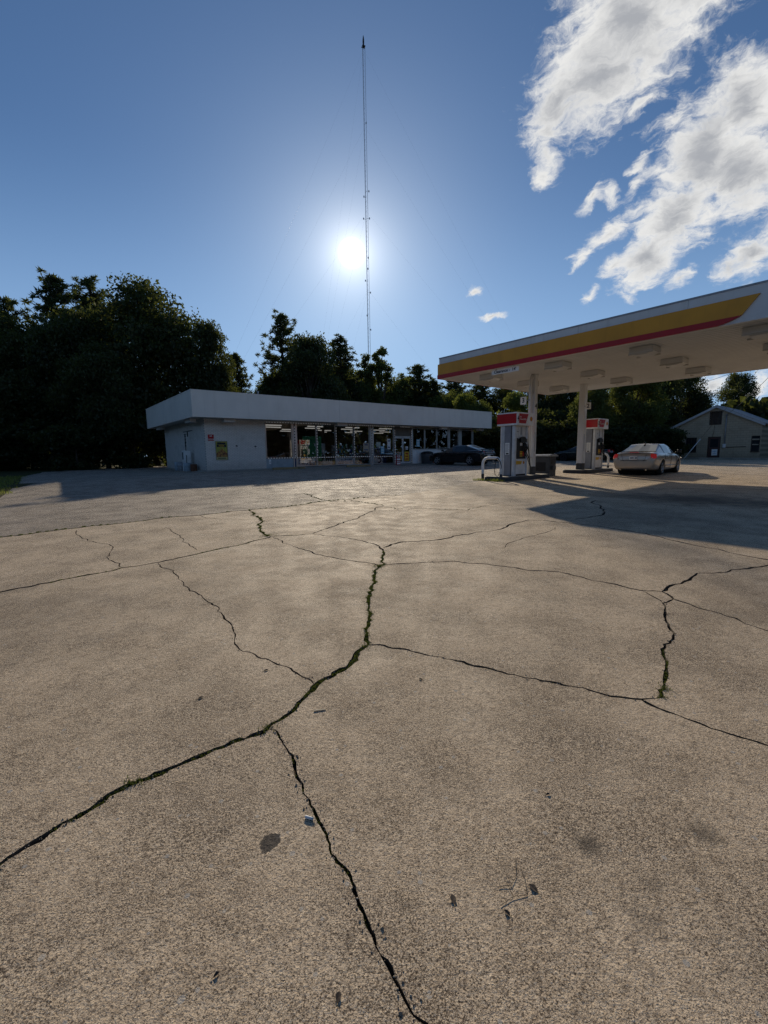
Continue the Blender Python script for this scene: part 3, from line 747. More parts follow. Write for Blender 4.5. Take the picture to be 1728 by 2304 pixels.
lw = MB(); lw.box(17.51, 25.0, WF + .02, WF + .2, -.35, 1.1); lw.box(17.48, 25.02, WF - .03, WF + .2, 1.1, 1.115)
lw.build('low_wall', M_WHITE, st_)
MB().box(4.70, 17.4, WF + .16, WF + .2, -.3, .015).build('threshold', M_GREY, st_)
# right hand end: glass return wall
for k in range(3):
    y0 = 1.45 + k * 1.7
    f = MB(); f.box(25.02, 25.1, y0, y0 + .06, 1.1, 2.95); f.box(25.02, 25.1, y0 + .06, y0 + 1.66, 1.1, 1.17); f.box(25.02, 25.1, y0 + .06, y0 + 1.66, 2.88, 2.95)
    fo = f.build('window', M_ALU, st_); MB().box(25.05, 25.057, y0 + .06, y0 + 1.68, 1.17, 2.88).build('pane', M_GLASS, fo)
ew = MB(); ew.box(25.0, 25.15, 1.42, 6.55, -.35, 1.08); ew.box(25.0, 25.15, 6.55, 11.0, -.35, 2.97)
ew.build('end_wall', M_WHITE, st_)
# entrance
MB().box(15.62, 17.3, WF + .04, WF + .08, 2.2, 2.93).build('transom_panel', mat('transom_brown', (.13,.12,.10), .6), st_)
df = MB(); df.box(15.51, 15.6, WF, WF + .14, -.02, 2.95); df.box(17.31, 17.40, WF, WF + .14, -.02, 2.95); df.box(15.6, 17.31, WF, WF + .14, 2.11, 2.19)
df.build('door_frame', M_ALU, st_)
for k, (a, b) in enumerate(((15.61, 16.44), (16.46, 17.29))):
    d = MB(); d.box(a, a + .07, WF + .03, WF + .08, 0, 2.1); d.box(b - .07, b, WF + .03, WF + .08, 0, 2.1); d.box(a + .07, b - .07, WF + .03, WF + .08, 2.02, 2.1); d.box(a + .07, b - .07, WF + .03, WF + .08, 0, .14)
    do = d.build('door', M_LGREY, st_)
    MB().box(a + .07, b - .07, WF + .05, WF + .056, .14, 2.02).build('pane', M_GLASS, do)
    hx = b - .12 if k == 0 else a + .12
    MB().tube([(hx, WF + .03, .95), (hx, WF - .03, .97), (hx, WF - .03, 1.25), (hx, WF + .03, 1.27)], .012, 6).build('handle', M_GREY, do)
# soffit lamps
for (x0, x1, y0, y1) in ((1.85, 2.55, .45, .85), (.25, .60, 1.5, 2.6), (.25, .6, 9.5, 10.6), (9.75, 10.6, .45, .85), (20.2, 20.9, .45, .85), (25.4, 26.1, .7, 1.1)):
    lb = MB().bbox(x0, x1, y0, y1, ZF0 - .19, ZF0 + .03, .03).build('soffit_lamp', M_CANS, st_)
    MB().box(x0 + .05, x1 - .05, y0 + .05, y1 - .05, ZF0 - .20, ZF0 - .191).build('lens', M_GREY, lb)
# black and white strings of lights around the windows
ls = MB()
def led(p, q, pitch=.19):
    p = Vector(p); q = Vector(q); L = (q - p).length; n = int(L / pitch); d = (q - p) / L
    horiz = abs(d.x) > .5
    a, b = (.02, .014)
    for i in range(n):
        c = p + d * (i + .5) * pitch; hw = pitch * .29
        if horiz: ls.box(c.x - hw, c.x + hw, c.y - .012, c.y, c.z - .024, c.z + .024, 0)
        else: ls.box(c.x - .022, c.x + .022, c.y - .012, c.y, c.z - hw, c.z + hw, 0)
    if horiz: ls.box(p.x, q.x, p.y, p.y + .008, p.z - .03, p.z + .03, 1)
    else: ls.box(p.x - .026, p.x + .026, p.y, p.y + .008, min(p.z, q.z), max(p.z, q.z), 1)
yl = WF - .034
led((4.72, yl, 2.93), (9.7, yl, 2.93)); led((10.75, yl, 2.93), (15.5, yl, 2.93)); led((16.1, yl, 2.93), (17.3, yl, 2.93), .16)
led((6.77, yl, .65), (6.77, yl, 2.88)); led((4.74, yl, .62), (13.1, yl, .62)); led((13.4, yl, .6), (15.45, yl, .6))
for x in (8.47, 10.05, 11.64): led((x, yl, .68), (x, yl, 2.88))
led((13.26, yl, .66), (13.26, yl, 2.88)); led((15.55, yl, .05), (15.55, yl, 2.88)); led((17.36, yl, .05), (17.36, yl, 2.88))
ls.build('light_string', [M_LED, M_INK], st_)
vp = MB().tube([(5.2, 3.2, ZF1 - .3), (5.2, 3.2, ZF1 + .62)], .06, 10); vp.lathe([(.075, 0), (.075, .06), (.0, .08)], c=(5.2, 3.2, ZF1 + .6), seg=10)
vp.build('vent_pipe', M_GREY, st_)
wm = MB(); wm.box(.915, .938, 3.7, 5.9, 2.42, 2.46); wm.box(.90, .938, 4.75, 4.85, 2.1, 2.42)
wm.build('wall_bracket', M_BLACK, st_)

# pavement in front of the shop
sd = MB()
def swp(s, y): p = shop_pt(s, y); return p[0], p[1]
ns = 24
tops = []
for i in range(ns + 1):
    s = .3 + (25.3 - .3) * i / ns
    p1, p0 = swp(s, .15), swp(s, WF + .1)
    zt1 = max(gz(*p1) + .02, SZ - .05 - .03 * (i / ns)); tops.append((p1, p0, zt1))
for (a, b, z), (c, d, z2) in zip(tops, tops[1:]):
    sd.add([(a[0],a[1],z),(c[0],c[1],z2),(d[0],d[1],z2+.01),(b[0],b[1],z+.01)], [(0,1,2,3)])
    sd.add([(a[0],a[1],z-.25),(c[0],c[1],z2-.25),(c[0],c[1],z2),(a[0],a[1],z)], [(0,1,2,3)])
a, b, z = tops[0]; sd.add([(b[0],b[1],z-.25),(a[0],a[1],z-.25),(a[0],a[1],z),(b[0],b[1],z+.01)], [(0,1,2,3)])
tag(sd.build('sidewalk', M_CONC2), kind='structure')

# timber wheel stops
for k, (a, b) in enumerate(((4.56, 6.80), (10.1, 12.15))):
    p = shop_pt((a + b)/2, -.02); z = gz(p[0], p[1])
    r = thing('wheel_stop', ('yellowed timber wheel stop lying below the leftmost shop window', 'yellowed timber wheel stop lying in the middle of the shop front')[k], 'wheel stop', (p[0], p[1], z - .01), SB, 'timber wheel stops before the shop windows')
    L = (b - a) / 2
    MB().bbox(-L, L, -.09, .09, 0, .15, .025).build('timber', M_WOOD, r)
    q = MB()
    for x in (-L*.7, L*.7): q.lathe([(.0, .158), (.02, .156), (.022, .15)], c=(x, 0, 0), seg=8)
    shatter(q.build('spike', M_GREY, r))

# things standing and hanging at the shop
def place(name, label, cat, s, y, z=0., group=None, rz=0.):
    p = shop_pt(s, y, z); return thing(name, label, cat, p, SB + rz, group)
# poster and red sign on the brick
r = place('poster', 'framed yellow and brown food poster on the white brick wall', 'poster', 1.87, WF - .005, .57)
f = MB(); f.box(-.36, .36, -.03, 0, 0, .03); f.box(-.36, .36, -.03, 0, 1.10, 1.13); f.box(-.36, -.33, -.03, 0, .03, 1.10); f.box(.33, .36, -.03, 0, .03, 1.10)
f.build('frame', mat('poster_frame', (.25,.24,.16), .5), r)
def m_food():
    m_, nt_, b_ = newmat('food_poster'); g_ = G(nt_); tc = g_.n('ShaderNodeTexCoord'); v = tc.outputs['Object']
    s3 = g_.n('ShaderNodeSeparateXYZ'); nt_.links.new(v, s3.inputs[0])
    n1 = g_.noise(v, 7, 4, .6); vo = g_.voro(v, 14)
    food = g_.mix(g_.ramp(vo, .1, .5), (.30,.07,.03), (.42,.22,.05)); food = g_.mix(g_.ramp(n1, .5, .6), food, (.12,.03,.02))
    back = g_.mix(g_.ramp(n1, .35, .6), (.55,.42,.06), (.25,.30,.05))
    c = g_.mix(g_.ramp(g_.math('ADD', s3.outputs[2], g_.math('MULTIPLY', g_.math('ABSOLUTE', s3.outputs[0]), .9)), .66, .72, 1., 0.), back, food)
    c = g_.mix(g_.ramp(s3.outputs[2], .16, .19, 1., 0.), c, (.5,.45,.2)); nt_.links.new(c, b_.inputs['Base Color']); b_.inputs['Roughness'].default_value = .5
    return m_
MB().box(-.33, .33, -.012, 0, .03, 1.10).build('picture', m_food(), r)
bn = MB(); bn.box(-.25, .25, -.02, -.013, .93, 1.05); bn.box(-.28, .28, -.022, -.013, .78, .91)
bn.build('banner', M_INK, r)
lettering('lettering', 'PIZZA', .12, M_YEL2, r, facing(None, (0,-1,0), (0, -.024, .845)), .002)
bl = MB()
for k in range(7): bl.box(-.24 + k*.07, -.24 + k*.07 + .05, -.016, -.013, .07, .13)
bl.build('lettering', M_INK, r)
r = place('wall_sign', 'small red sign with white letters on the white brick wall', 'sign', 1.28, WF - .005, 1.72)
MB().box(-.17, .17, -.015, 0, 0, .36).build('plate', M_RED, r)
lettering('lettering', 'AIR', .10, M_PAPER, r, facing(None, (0,-1,0), (0, -.018, .275)), .002)
lettering('lettering', 'VACUUM', .085, M_PAPER, r, facing(None, (0,-1,0), (0, -.018, .085)), .002)
# air machine and drums by the side wall
r = place('air_machine', 'white coin air and vacuum machine standing by the left side wall', 'air machine', .55, 4.0, -.12, None, -PI/2)
MB().bbox(-.24, .24, -.2, .2, 0, 1.3, .03).build('cabinet', M_WHITE, r)
MB().box(-.13, .06, -.212, -.201, .75, 1.2).build('control_panel', M_BLACK, r)
q = MB().tube([(.02, 0, 1.3), (.02, 0, 2.3)], .025, 8); q.box(-.20, .26, -.02, .02, 2.3, 2.34)
for k in range(4): q.box(-.04 - .03*(k % 2), .08 + .04*(k % 2), -.025, .025, 1.55 + k*.2, 1.66 + k*.2)
q.build('sign_pole', M_BLACK, r)
q = MB(); q.tube([(.25, -.05, 1.0), (.42, -.1, .9), (.46, -.12, .55), (.36, -.15, .25), (.26, -.1, .4)], .02, 7); q.tube([(-.25, -.05, .9), (-.4, -.1, .6), (-.33, -.14, .3)], .02, 7)
shatter_hose(q.build('hose', M_RUB, r))
for k, (s_, y_, hh, rr) in enumerate(((.45, 5.75, .62, .24), (.50, 5.1, .60, .25), (.42, 3.35, .58, .24), (.62, 2.75, .5, .2))):
    r = place('drum', ('grey drum farthest left of the row by the air machine', 'wide grey drum just left of the air machine', 'grey drum just right of the air machine', 'small rusty drum nearest the corner of the brick wall')[k], 'drum', s_, y_, -.17, 'drums standing along the side wall')
    MB().lathe([(0,0),(rr,0),(rr,.02),(rr*.97,hh*.3),(rr,hh*.33),(rr*.97,hh*.36),(rr*.97,hh*.63),(rr,hh*.66),(rr*.97,hh*.69),(rr,hh),(rr*.94,hh+.005),(rr*.92,hh-.03),(0,hh-.03)], seg=20).build('barrel', (M_BLUEGREY, M_GREY, M_BLUEGREY, mat('rust', (.16,.07,.04), .9, var=.4))[k], r)
    MB().lathe([(0,.0),(.03,.0),(.03,.02),(0,.02)], c=(rr*.5, 0, hh-.03), seg=8).build('cap', M_BLACK, r)
# litter bin at the low wall
r = place('litter_bin', 'dark round topped litter bin standing against the low white wall', 'bin', 18.75, .78, -.06)
MB().lathe([(0,0),(.46,0),(.47,.05),(.50,.55),(.50,.80),(.48,.82)], seg=28).build('body', M_DGREY, r)
MB().lathe([(.515,.80),(.52,.86),(.48,.95),(.3,1.01),(0,1.03)], seg=28).build('lid', M_BLACK, r)
# sidewalk sign
r = place('advertising_stand', 'narrow red and white advertising stand left of the shop door', 'sign', 14.92, .05, -.14)
MB().box(-.2, .2, -.06, .06, .06, .84).build('board', mat('red_board', (.33,.035,.035), .5, dirt=.2), r)
q = MB(); q.box(-.2, .2, -.2, .2, 0, .058); q.build('base', M_CONC2, r); q = MB(); q.box(-.1, .1, -.05, .05, .842, .955); q.build('neck', M_CONC2, r)
MB().lathe([(0,.0),(.10,.0),(.09,.09),(.06,.13),(0,.13)], c=(0,0,.95), seg=12).build('top', mat('pale_orange', (.5,.28,.2), .6), r)
lettering('lettering', 'ICE', .2, M_PAPER, r, facing(None, (0,-1,0), (0, -.064, .72)), .004)
q = MB()
for z_, h_ in ((.44,.12), (.30,.05), (.12,.12)): q.box(-.17, .17, -.066, -.061, z_, z_ + h_)
q.build('stripe', M_PAPER, r)
# red bricks of the flower bed under the black car
r = place('brick_edging', 'low red brick edging at the foot of the white wall', 'edging', 20.7, .95, -.12)
q = MB()
for k in range(9):
    for l in range(2): q.bbox(-1.3 + k*.27 + (l % 2)*.1, -1.3 + k*.27 + .25 + (l % 2)*.1, -.12, .12, l*.13, l*.13 + .12, .012)
q.build('bricks', mat('red_brick', (.20,.06,.04), .85, var=.35, dirt=.4, vscale=5), r)

# inside the windows
def banner(s0, s1, z0, z1, m_, label, marks, y=WF + .085):
    r = place('window_banner', label, 'banner', (s0 + s1)/2, y, z0, 'banners in the lower shop windows')
    w2, h2 = (s1 - s0)/2, z1 - z0
    MB().box(-w2, w2, 0, .01, 0, h2).build('sheet', m_, r)
    q = MB()
    for (x0, x1, a, b) in marks: q.box(-w2 + x0*2*w2, -w2 + x1*2*w2, -.004, -.001, a*h2, b*h2)
    shatter(q.build('print', M_INKB, r))
    return r
rb = random.Random(5)
banner(6.98, 8.42, .06, .57, M_PALEB, 'pale banner with a dark bridge shape in the second window', [(.05,.3,.62,.75),(.05,.34,.28,.42),(.62,.7,0,.55),(.9,1,0,.62),(.62,1,0,.3),(.5,.55,.2,.5),(.45,.5,.1,.3)])
banner(10.1, 11.58, .06, .57, M_PALEB, 'pale blue banner with rows of dark print in the fourth window', [(.05+rb.random()*.75, .12+.8*1, 0, 0) for _ in range(0)] + [(x, x + rb.uniform(.03,.1), y, y + .1) for x in np.arange(.05,.9,.11) for y in (.15,.4,.68) if rb.random() < .75])
bb = banner(13.5, 14.75, .06, .57, M_PAPER, 'white banner with a big dark ring left of the red stand', [(.7,1.,.05,.95)])
q = MB()
for k in range(20):
    a0, a1 = -.9*PI/1.2 + k*.24, -.9*PI/1.2 + (k+1)*.24
    rr0, rr1 = .13, .22
    q.add([(math.cos(a0)*rr0 - .1, -.006, .25+math.sin(a0)*rr0),(math.cos(a0)*rr1 - .1, -.006, .25+math.sin(a0)*rr1),(math.cos(a1)*rr1 - .1, -.006, .25+math.sin(a1)*rr1),(math.cos(a1)*rr0 - .1, -.006, .25+math.sin(a1)*rr0)], [(0,1,2,3)])
q.build('ring', M_INK, bb)
# jugs in the third window
for k in range(5):
    r = place('jug', 'white plastic jug standing in the foot of the third window', 'jug', 9.18 + k*.17, WF + .4, 0.005, 'white jugs in a row behind the glass')
    MB().lathe([(0,0),(.075,0),(.078,.25),(.06,.33),(.028,.40),(.028,.45),(0,.45)], seg=12).build('bottle', M_PAPER, r)
    MB().lathe([(.032,.44),(.032,.48),(0,.48)], seg=10).build('cap', M_INKB, r)
# green board with pale petals, seen in the second and third windows
r = place('display_board', 'green board with pale leaf shapes behind the second and third windows', 'display', 8.5, WF + .7, .35)
MB().box(-.75, .75, 0, .03, 0, 1.75).build('board', M_GREEN, r)
q = MB()
for c in (-.38, .33):
    for a, L in ((.35, .5), (-.55, .42), (2.8, .42)):
        x1, z1 = math.sin(a)*L, math.cos(a)*L
        nx_, nz_ = math.cos(a)*.07, -math.sin(a)*.07
        q.add([(c,-.004,.95),(c+x1*.5+nx_,-.004,.95+z1*.5+nz_),(c+x1,-.004,.95+z1),(c+x1*.5-nx_,-.004,.95+z1*.5-nz_)], [(0,1,2,3)])
q.build('leaf_print', M_PAPER, r)
r = place('cabinet', 'pale cabinet with a dark opening behind the third window', 'cabinet', 9.45, WF + 1.0, 0)
MB().box(-.28, .28, 0, .5, 0, 1.62).build('case', mat('cabinet_grey', (.5,.52,.5), .5), r)
MB().box(-.1, .12, -.006, -.001, .3, .9).build('opening', M_BLACK, r)
# gondola shelves with goods
GOODS = [mat('goods_%s' % n_, c_, .5) for n_, c_ in (('red',(.35,.05,.04)),('blue',(.06,.12,.35)),('white',(.6,.6,.58)),('yellow',(.55,.4,.06)),('brown',(.16,.09,.05)),('green',(.07,.22,.08)),('black',(.03,.03,.03)),('cyan',(.15,.4,.5)))]
def shelf(s, y, wid, lab):
    r = place('shelf_unit', lab, 'shelf', s, y, 0, 'stocked shelves inside the shop')
    q = MB(); q.box(-wid/2, wid/2, .22, .26, 0, 1.5)
    for z in (.1, .5, .9, 1.25): q.box(-wid/2, wid/2, 0, .22, z, z + .025)
    q.build('rack', M_GREY, r)
    q = MB(); rr = random.Random(int(s*100))
    for z in (.125, .525, .925, 1.275):
        x = -wid/2 + .03
        while x < wid/2 - .1:
            w_ = rr.uniform(.06, .16); h_ = rr.uniform(.12, .3)
            q.box(x, x + w_*.9, .02, .18, z, z + h_, rr.randrange(8)); x += w_
    q.build('goods', GOODS, r)
shelf(11.0, WF + .9, 1.3, 'stocked shelf behind the window with the pale blue banner')
shelf(12.4, WF + .75, 1.2, 'stocked shelf behind the fifth window from the brick wall')
shelf(14.3, WF + 1.1, 1.6, 'stocked shelf behind the window left of the door')
shelf(18.6, WF + .8, 1.9, 'stocked shelf behind the window right of the door')
shelf(20.8, WF + .9, 1.7, 'stocked shelf behind the window above the black car bonnet')
def poster(s, z, w_, h_, m_, lab, ink=None, y=WF + .04, marks=3, im=None):
    r = place('poster', lab, 'poster', s, y, z)
    MB().box(-w_/2, w_/2, 0, .006, 0, h_).build('sheet', m_, r)
    q = MB()
    for k in range(marks):
        zz = h_*(.2 + .6*k/max(1, marks-1)) if marks > 1 else h_*.4
        q.box(-w_*.32, w_*.32, -.004, -.001, zz - h_*.06, zz + h_*.06)
    shatter(q.build('print', im or M_INKB, r))
poster(15.0, 1.15, .32, .82, M_PAPER, 'tall white poster with dark print left of the door', marks=2)
poster(13.95, 1.35, .42, .36, mat('pale_green', (.40,.46,.42), .7), 'pale blank notice in the window left of the door', marks=1, im=mat('faint', (.36,.42,.38), .7))
poster(14.35, .80, .34, .6, mat('light_blue', (.22,.48,.62), .6), 'light blue poster low in the window left of the door', marks=3, im=M_PAPER)
poster(12.75, 1.0, .52, .62, mat('tan_poster', (.42,.36,.27), .7), 'tan poster in the fifth window', marks=2)
poster(16.87, .2, .5, .75, M_YEL2, 'yellow poster low on the right hand door', marks=3, im=M_RED, y=WF + .02)
poster(16.87, 1.12, .26, .26, M_PAPER, 'small white notice in the middle of the right hand door', marks=1, y=WF + .02)
poster(15.85, .26, .26, .3, M_PAPER, 'white notice low on the left hand door', marks=1, y=WF + .02)
poster(16.2, .28, .28, .32, M_YEL2, 'yellow notice low on the left hand door', marks=1, im=M_RED, y=WF + .02)
poster(18.15, 1.35, .36, .62, mat('light_blue', (.22,.48,.62), .6), 'light blue poster in the window right of the door', marks=3, im=M_PAPER)
poster(4.95, .25, .13, .3, M_PAPER, 'small white notice on the blue grey panel', marks=1, y=WF + .01)

# ------------------------------------------------------------------ canopy over the pumps (local x towards the road, y towards the shop)
CZ = .2
can = thing('canopy', 'big white fuel canopy with a yellow and red band on two white columns', 'canopy', (CAN[0], CAN[1], CZ), CA)
def can_pt(e, n, z=None):
    x, y = can_xy(e, n); return (x, y, gz(x, y) if z is None else z)
CL, CW, ZB, ZT = 15.5, 9.285, 4.58 - CZ, 5.47 - CZ
m = MB(); t = .12
m.box(0, CL, 0, t, ZB, ZT); m.box(0, CL, CW - t, CW, ZB, ZT); m.box(0, t, t, CW - t, ZB, ZT); m.box(CL - t, CL, t, CW - t, ZB, ZT)
m.box(-.01, CL + .01, -.012, 0, ZT - .035, ZT + .015, 1)
for k in range(1, 5): m.box(k*3.1, k*3.1 + .008, -.004, .0, ZB, ZT - .04, 1)
m.build('fascia', [M_CANW, M_GREY], can)
MB().box(t, CL - t, t, CW - t, ZT - .3, ZT - .2).build('roof', M_GREY, can)
sf = MB(); sf.box(t, CL - t, t, CW - t, ZB + .02, ZB + .06)
sf.build('soffit', M_CANS, can)
sr = MB()
for k in range(1, 38): sr.box(t, CL - t, t + k*.24, t + k*.24 + .006, ZB + .014, ZB + .02)
sr.build('soffit_seams', mat('soffit_seam_grey', (.56,.545,.51), .7), can)  # thin strips in a slightly darker tone than the soffit
# yellow and red band stands proud of the fascia
yz0, yz1 = 4.75 - CZ, 5.20 - CZ
def band(mb, poly, y0, y1, mi=0): mb.prism(poly, 'y', y0, y1, mi)
yb = MB(); yb.prism([(-.045, yz0), (10.52, yz0), (10.86, yz1), (-.045, yz1)], 'y', -.05, -.001)
yb.prism([(-.001, yz0), (CW - .1, yz0), (CW - .1, yz1), (-.001, yz1)], 'x', -.045, -.001)
yb.build('yellow_band', M_YEL, can)
rz0 = 4.585 - CZ
arc = [(10.0, rz0), (10.16, rz0 + .03), (10.32, rz0 + .075), (10.43, rz0 + .12), (10.51, yz0 - .003)]
rb_ = MB(); rb_.prism([(-.06, rz0)] + arc + [(-.06, yz0 - .003)], 'y', -.065, -.001)
rb_.prism([(-.001, rz0), (CW - .1, rz0), (CW - .1, yz0 - .003), (-.001, yz0 - .003)], 'x', -.06, -.001)
rb_.build('red_band', M_RED, can)
for i, e in enumerate((1.97, 4.95, 7.88, 10.75, 13.6)):
    for j, n in enumerate((1.1, 3.95, 6.85)):
        hs = MB(); w_ = .36
        hs.bbox(e - w_, e + w_, n - w_, n + w_, ZB - .17, ZB + .02, .03)
        ho = hs.build('canopy_light', M_CANS, can)
        q = MB(); 
        # drooping lens with dark lip
        prof = [(-.30, 0), (-.16, -.055), (.16, -.055), (.30, 0)]
        q.prism([(e + a, ZB - .172 + b) for a, b in prof], 'y', n - .28, n + .28, 0)
        q.box(e - w_ + .005, e + w_ - .005, n - w_ + .002, n - w_ + .03, ZB - .21, ZB - .171, 1); q.box(e - w_ + .005, e + w_ - .005, n + w_ - .03, n + w_ - .002, ZB - .21, ZB - .171, 1)
        q.build('lens', [M_CANS, M_SOFF], ho)
for e, n, wl in ((3.1, 2.6, 1), (3.1, 7.1, 2), (12.5, 2.6, 3), (12.5, 7.1, 4)):
    zb_ = gz(*can_xy(e, n)) - CZ
    hw = .11 if wl == 1 else .145
    q = MB().bbox(e - hw, e + hw, n - hw, n + hw, zb_ + .2, ZB + .02, .015)
    co_ = q.build('column', M_CANW, can)
    MB().bbox(e - hw - .012, e + hw + .012, n - hw - .012, n + hw + .012, zb_ + .02, zb_ + .48, .015).build('column_base', M_DARKK, co_)
    if wl == 1:
        q = MB().tube([(e - .02, n - .26, zb_ + .15), (e - .02, n - .26, ZB - .25), (e - .02, n - .1, ZB - .04)], .07, 12)
        q.build('downpipe', M_CANW, co_)
        q = MB()
        for k in range(3): q.box(e - .10, e + .06, n - .34, n - .108, .9 + k*1.35, .93 + k*1.35)
        q.build('pipe_strap', M_LGREY, co_)
        MB().box(e - .42, e - .14, n - .37, n - .34, 3.36 - CZ, 3.68 - CZ).build('number_plate', M_PAPER, co_)
        MB().box(e - .14, e + .0, n - .36, n - .34, 3.5 - CZ, 3.54 - CZ).build('plate_arm', M_GREY, co_)
        lettering('numeral', '3', .27, M_INK, co_, facing(None, (0,-1,0), (e - .28, n - .373, 3.52 - CZ)), .006)
        lettering('numeral', '4', .30, M_INK, co_, facing(None, (1,0,0), (e + hw + .003, n + .0, 3.27 - CZ)), .006)
        q = MB()
        for k in range(26): q.box(e + hw + .001, e + hw + .004, n - .05, n + .04, 1.15 + k*.032, 1.15 + k*.032 + .014)
        q.build('notice', M_GREY, co_)
    if wl == 2:
        MB().box(e + .2, e + .46, n - .16, n - .13, 3.36 - CZ, 3.68 - CZ).build('number_plate', M_PAPER, co_)
        MB().box(e + .15, e + .2, n - .155, n - .135, 3.5 - CZ, 3.54 - CZ).build('plate_arm', M_GREY, co_)
        lettering('numeral', '2', .27, M_INK, co_, facing(None, (0,-1,0), (e + .33, n - .163, 3.52 - CZ)), .006)
        q = MB()
        for k in range(26): q.box(e + hw + .001, e + hw + .004, n - .05, n + .04, 1.15 + k*.032, 1.15 + k*.032 + .014)
        q.build('notice', M_GREY, co_)
r = thing('clearance_sign', 'white clearance sign hanging under the front edge of the canopy', 'sign', (*can_xy(3.33, .10), 4.37), CA)
MB().box(-.61, .61, -.012, .012, 0, .185).build('plate', M_PAPER, r)
lettering('lettering', "Clearance -  14'", .155, M_INK, r, facing(None, (0,-1,0), (0, -.015, .09)), .003)
q = MB(); q.box(-.4, -.38, -.01, .01, .185, .225); q.box(.38, .4, -.01, .01, .185, .225)
q.build('hanger', M_GREY, r)

# islands
def island(n0, n1, lab):
    c = can_xy(3.1, (n0+n1)/2); z = gz(*c)
    r = thing('pump_island', lab, 'kerb island', (c[0], c[1], z - .05), CA, 'kerbed islands under the canopy')
    L = (n1 - n0)/2; W_ = .62
    def outline(i):
        pts = []
        for cx_, cy_, a0 in ((W_-.25, L-.25, 0), (-W_+.25, L-.25, PI/2), (-W_+.25, -L+.25, PI), (W_-.25, -L+.25, 1.5*PI)):
            for k in range(5):
                a = a0 + k*PI/8; pts.append((cx_ + (.25-i)*math.cos(a), cy_ + (.25-i)*math.sin(a)))
        return pts
    o0, o1, o2 = outline(0), outline(0), outline(.03); n = len(o0)
    q = MB(); q.add([(*p, 0) for p in o0] + [(*p, .18) for p in o1] + [(*p, .205) for p in o2], [(i, (i+1)%n, n+(i+1)%n, n+i) for i in range(n)] + [(n+i, n+(i+1)%n, 2*n+(i+1)%n, 2*n+i) for i in range(n)])
    q.build('kerb', M_DARKK, r)
    MB().add([(*p, .206) for p in o2], [tuple(range(n))]).build('slab', M_CONC2, r)
    return z + .156
ZI1 = island(-.1, 3.2, 'dark edged pump island carrying the nearer pump')
ZI2 = island(6.35, 9.7, 'dark edged pump island carrying the farther pump')

# pumps
def shell_emblem(mb, cx_, cz_, rr, y, sgn, face):
    """scalloped fan: red rim (0), yellow face (1)"""
    def fan(r_, dy, mi):
        pts = [(-r_*.35, -r_*.85), (r_*.35, -r_*.85)]
        for k in range(15):
            a = -.35 + (PI + .7) * k / 14
            rad = r_ * (1.0 if k % 2 == 0 else .93); pts.append((math.cos(a)*rad, math.sin(a)*rad))
        vs = [(face*(y + dy), cx_ + p[0]*sgn, cz_ + p[1]) for p in pts]
        mb.add(vs, [tuple(range(len(vs)))] if True else [], mi)
    fan(rr, 0, 0); fan(rr*.78, .002, 1)
    for k in range(5):
        a = .5 + (PI - 1.) * k / 4
        mb.tube([(face*(y+.003), cx_, cz_ - rr*.6), (face*(y+.003), cx_ + math.cos(a)*rr*.74*sgn, cz_ + math.sin(a)*rr*.74)], rr*.03, 4, 0)
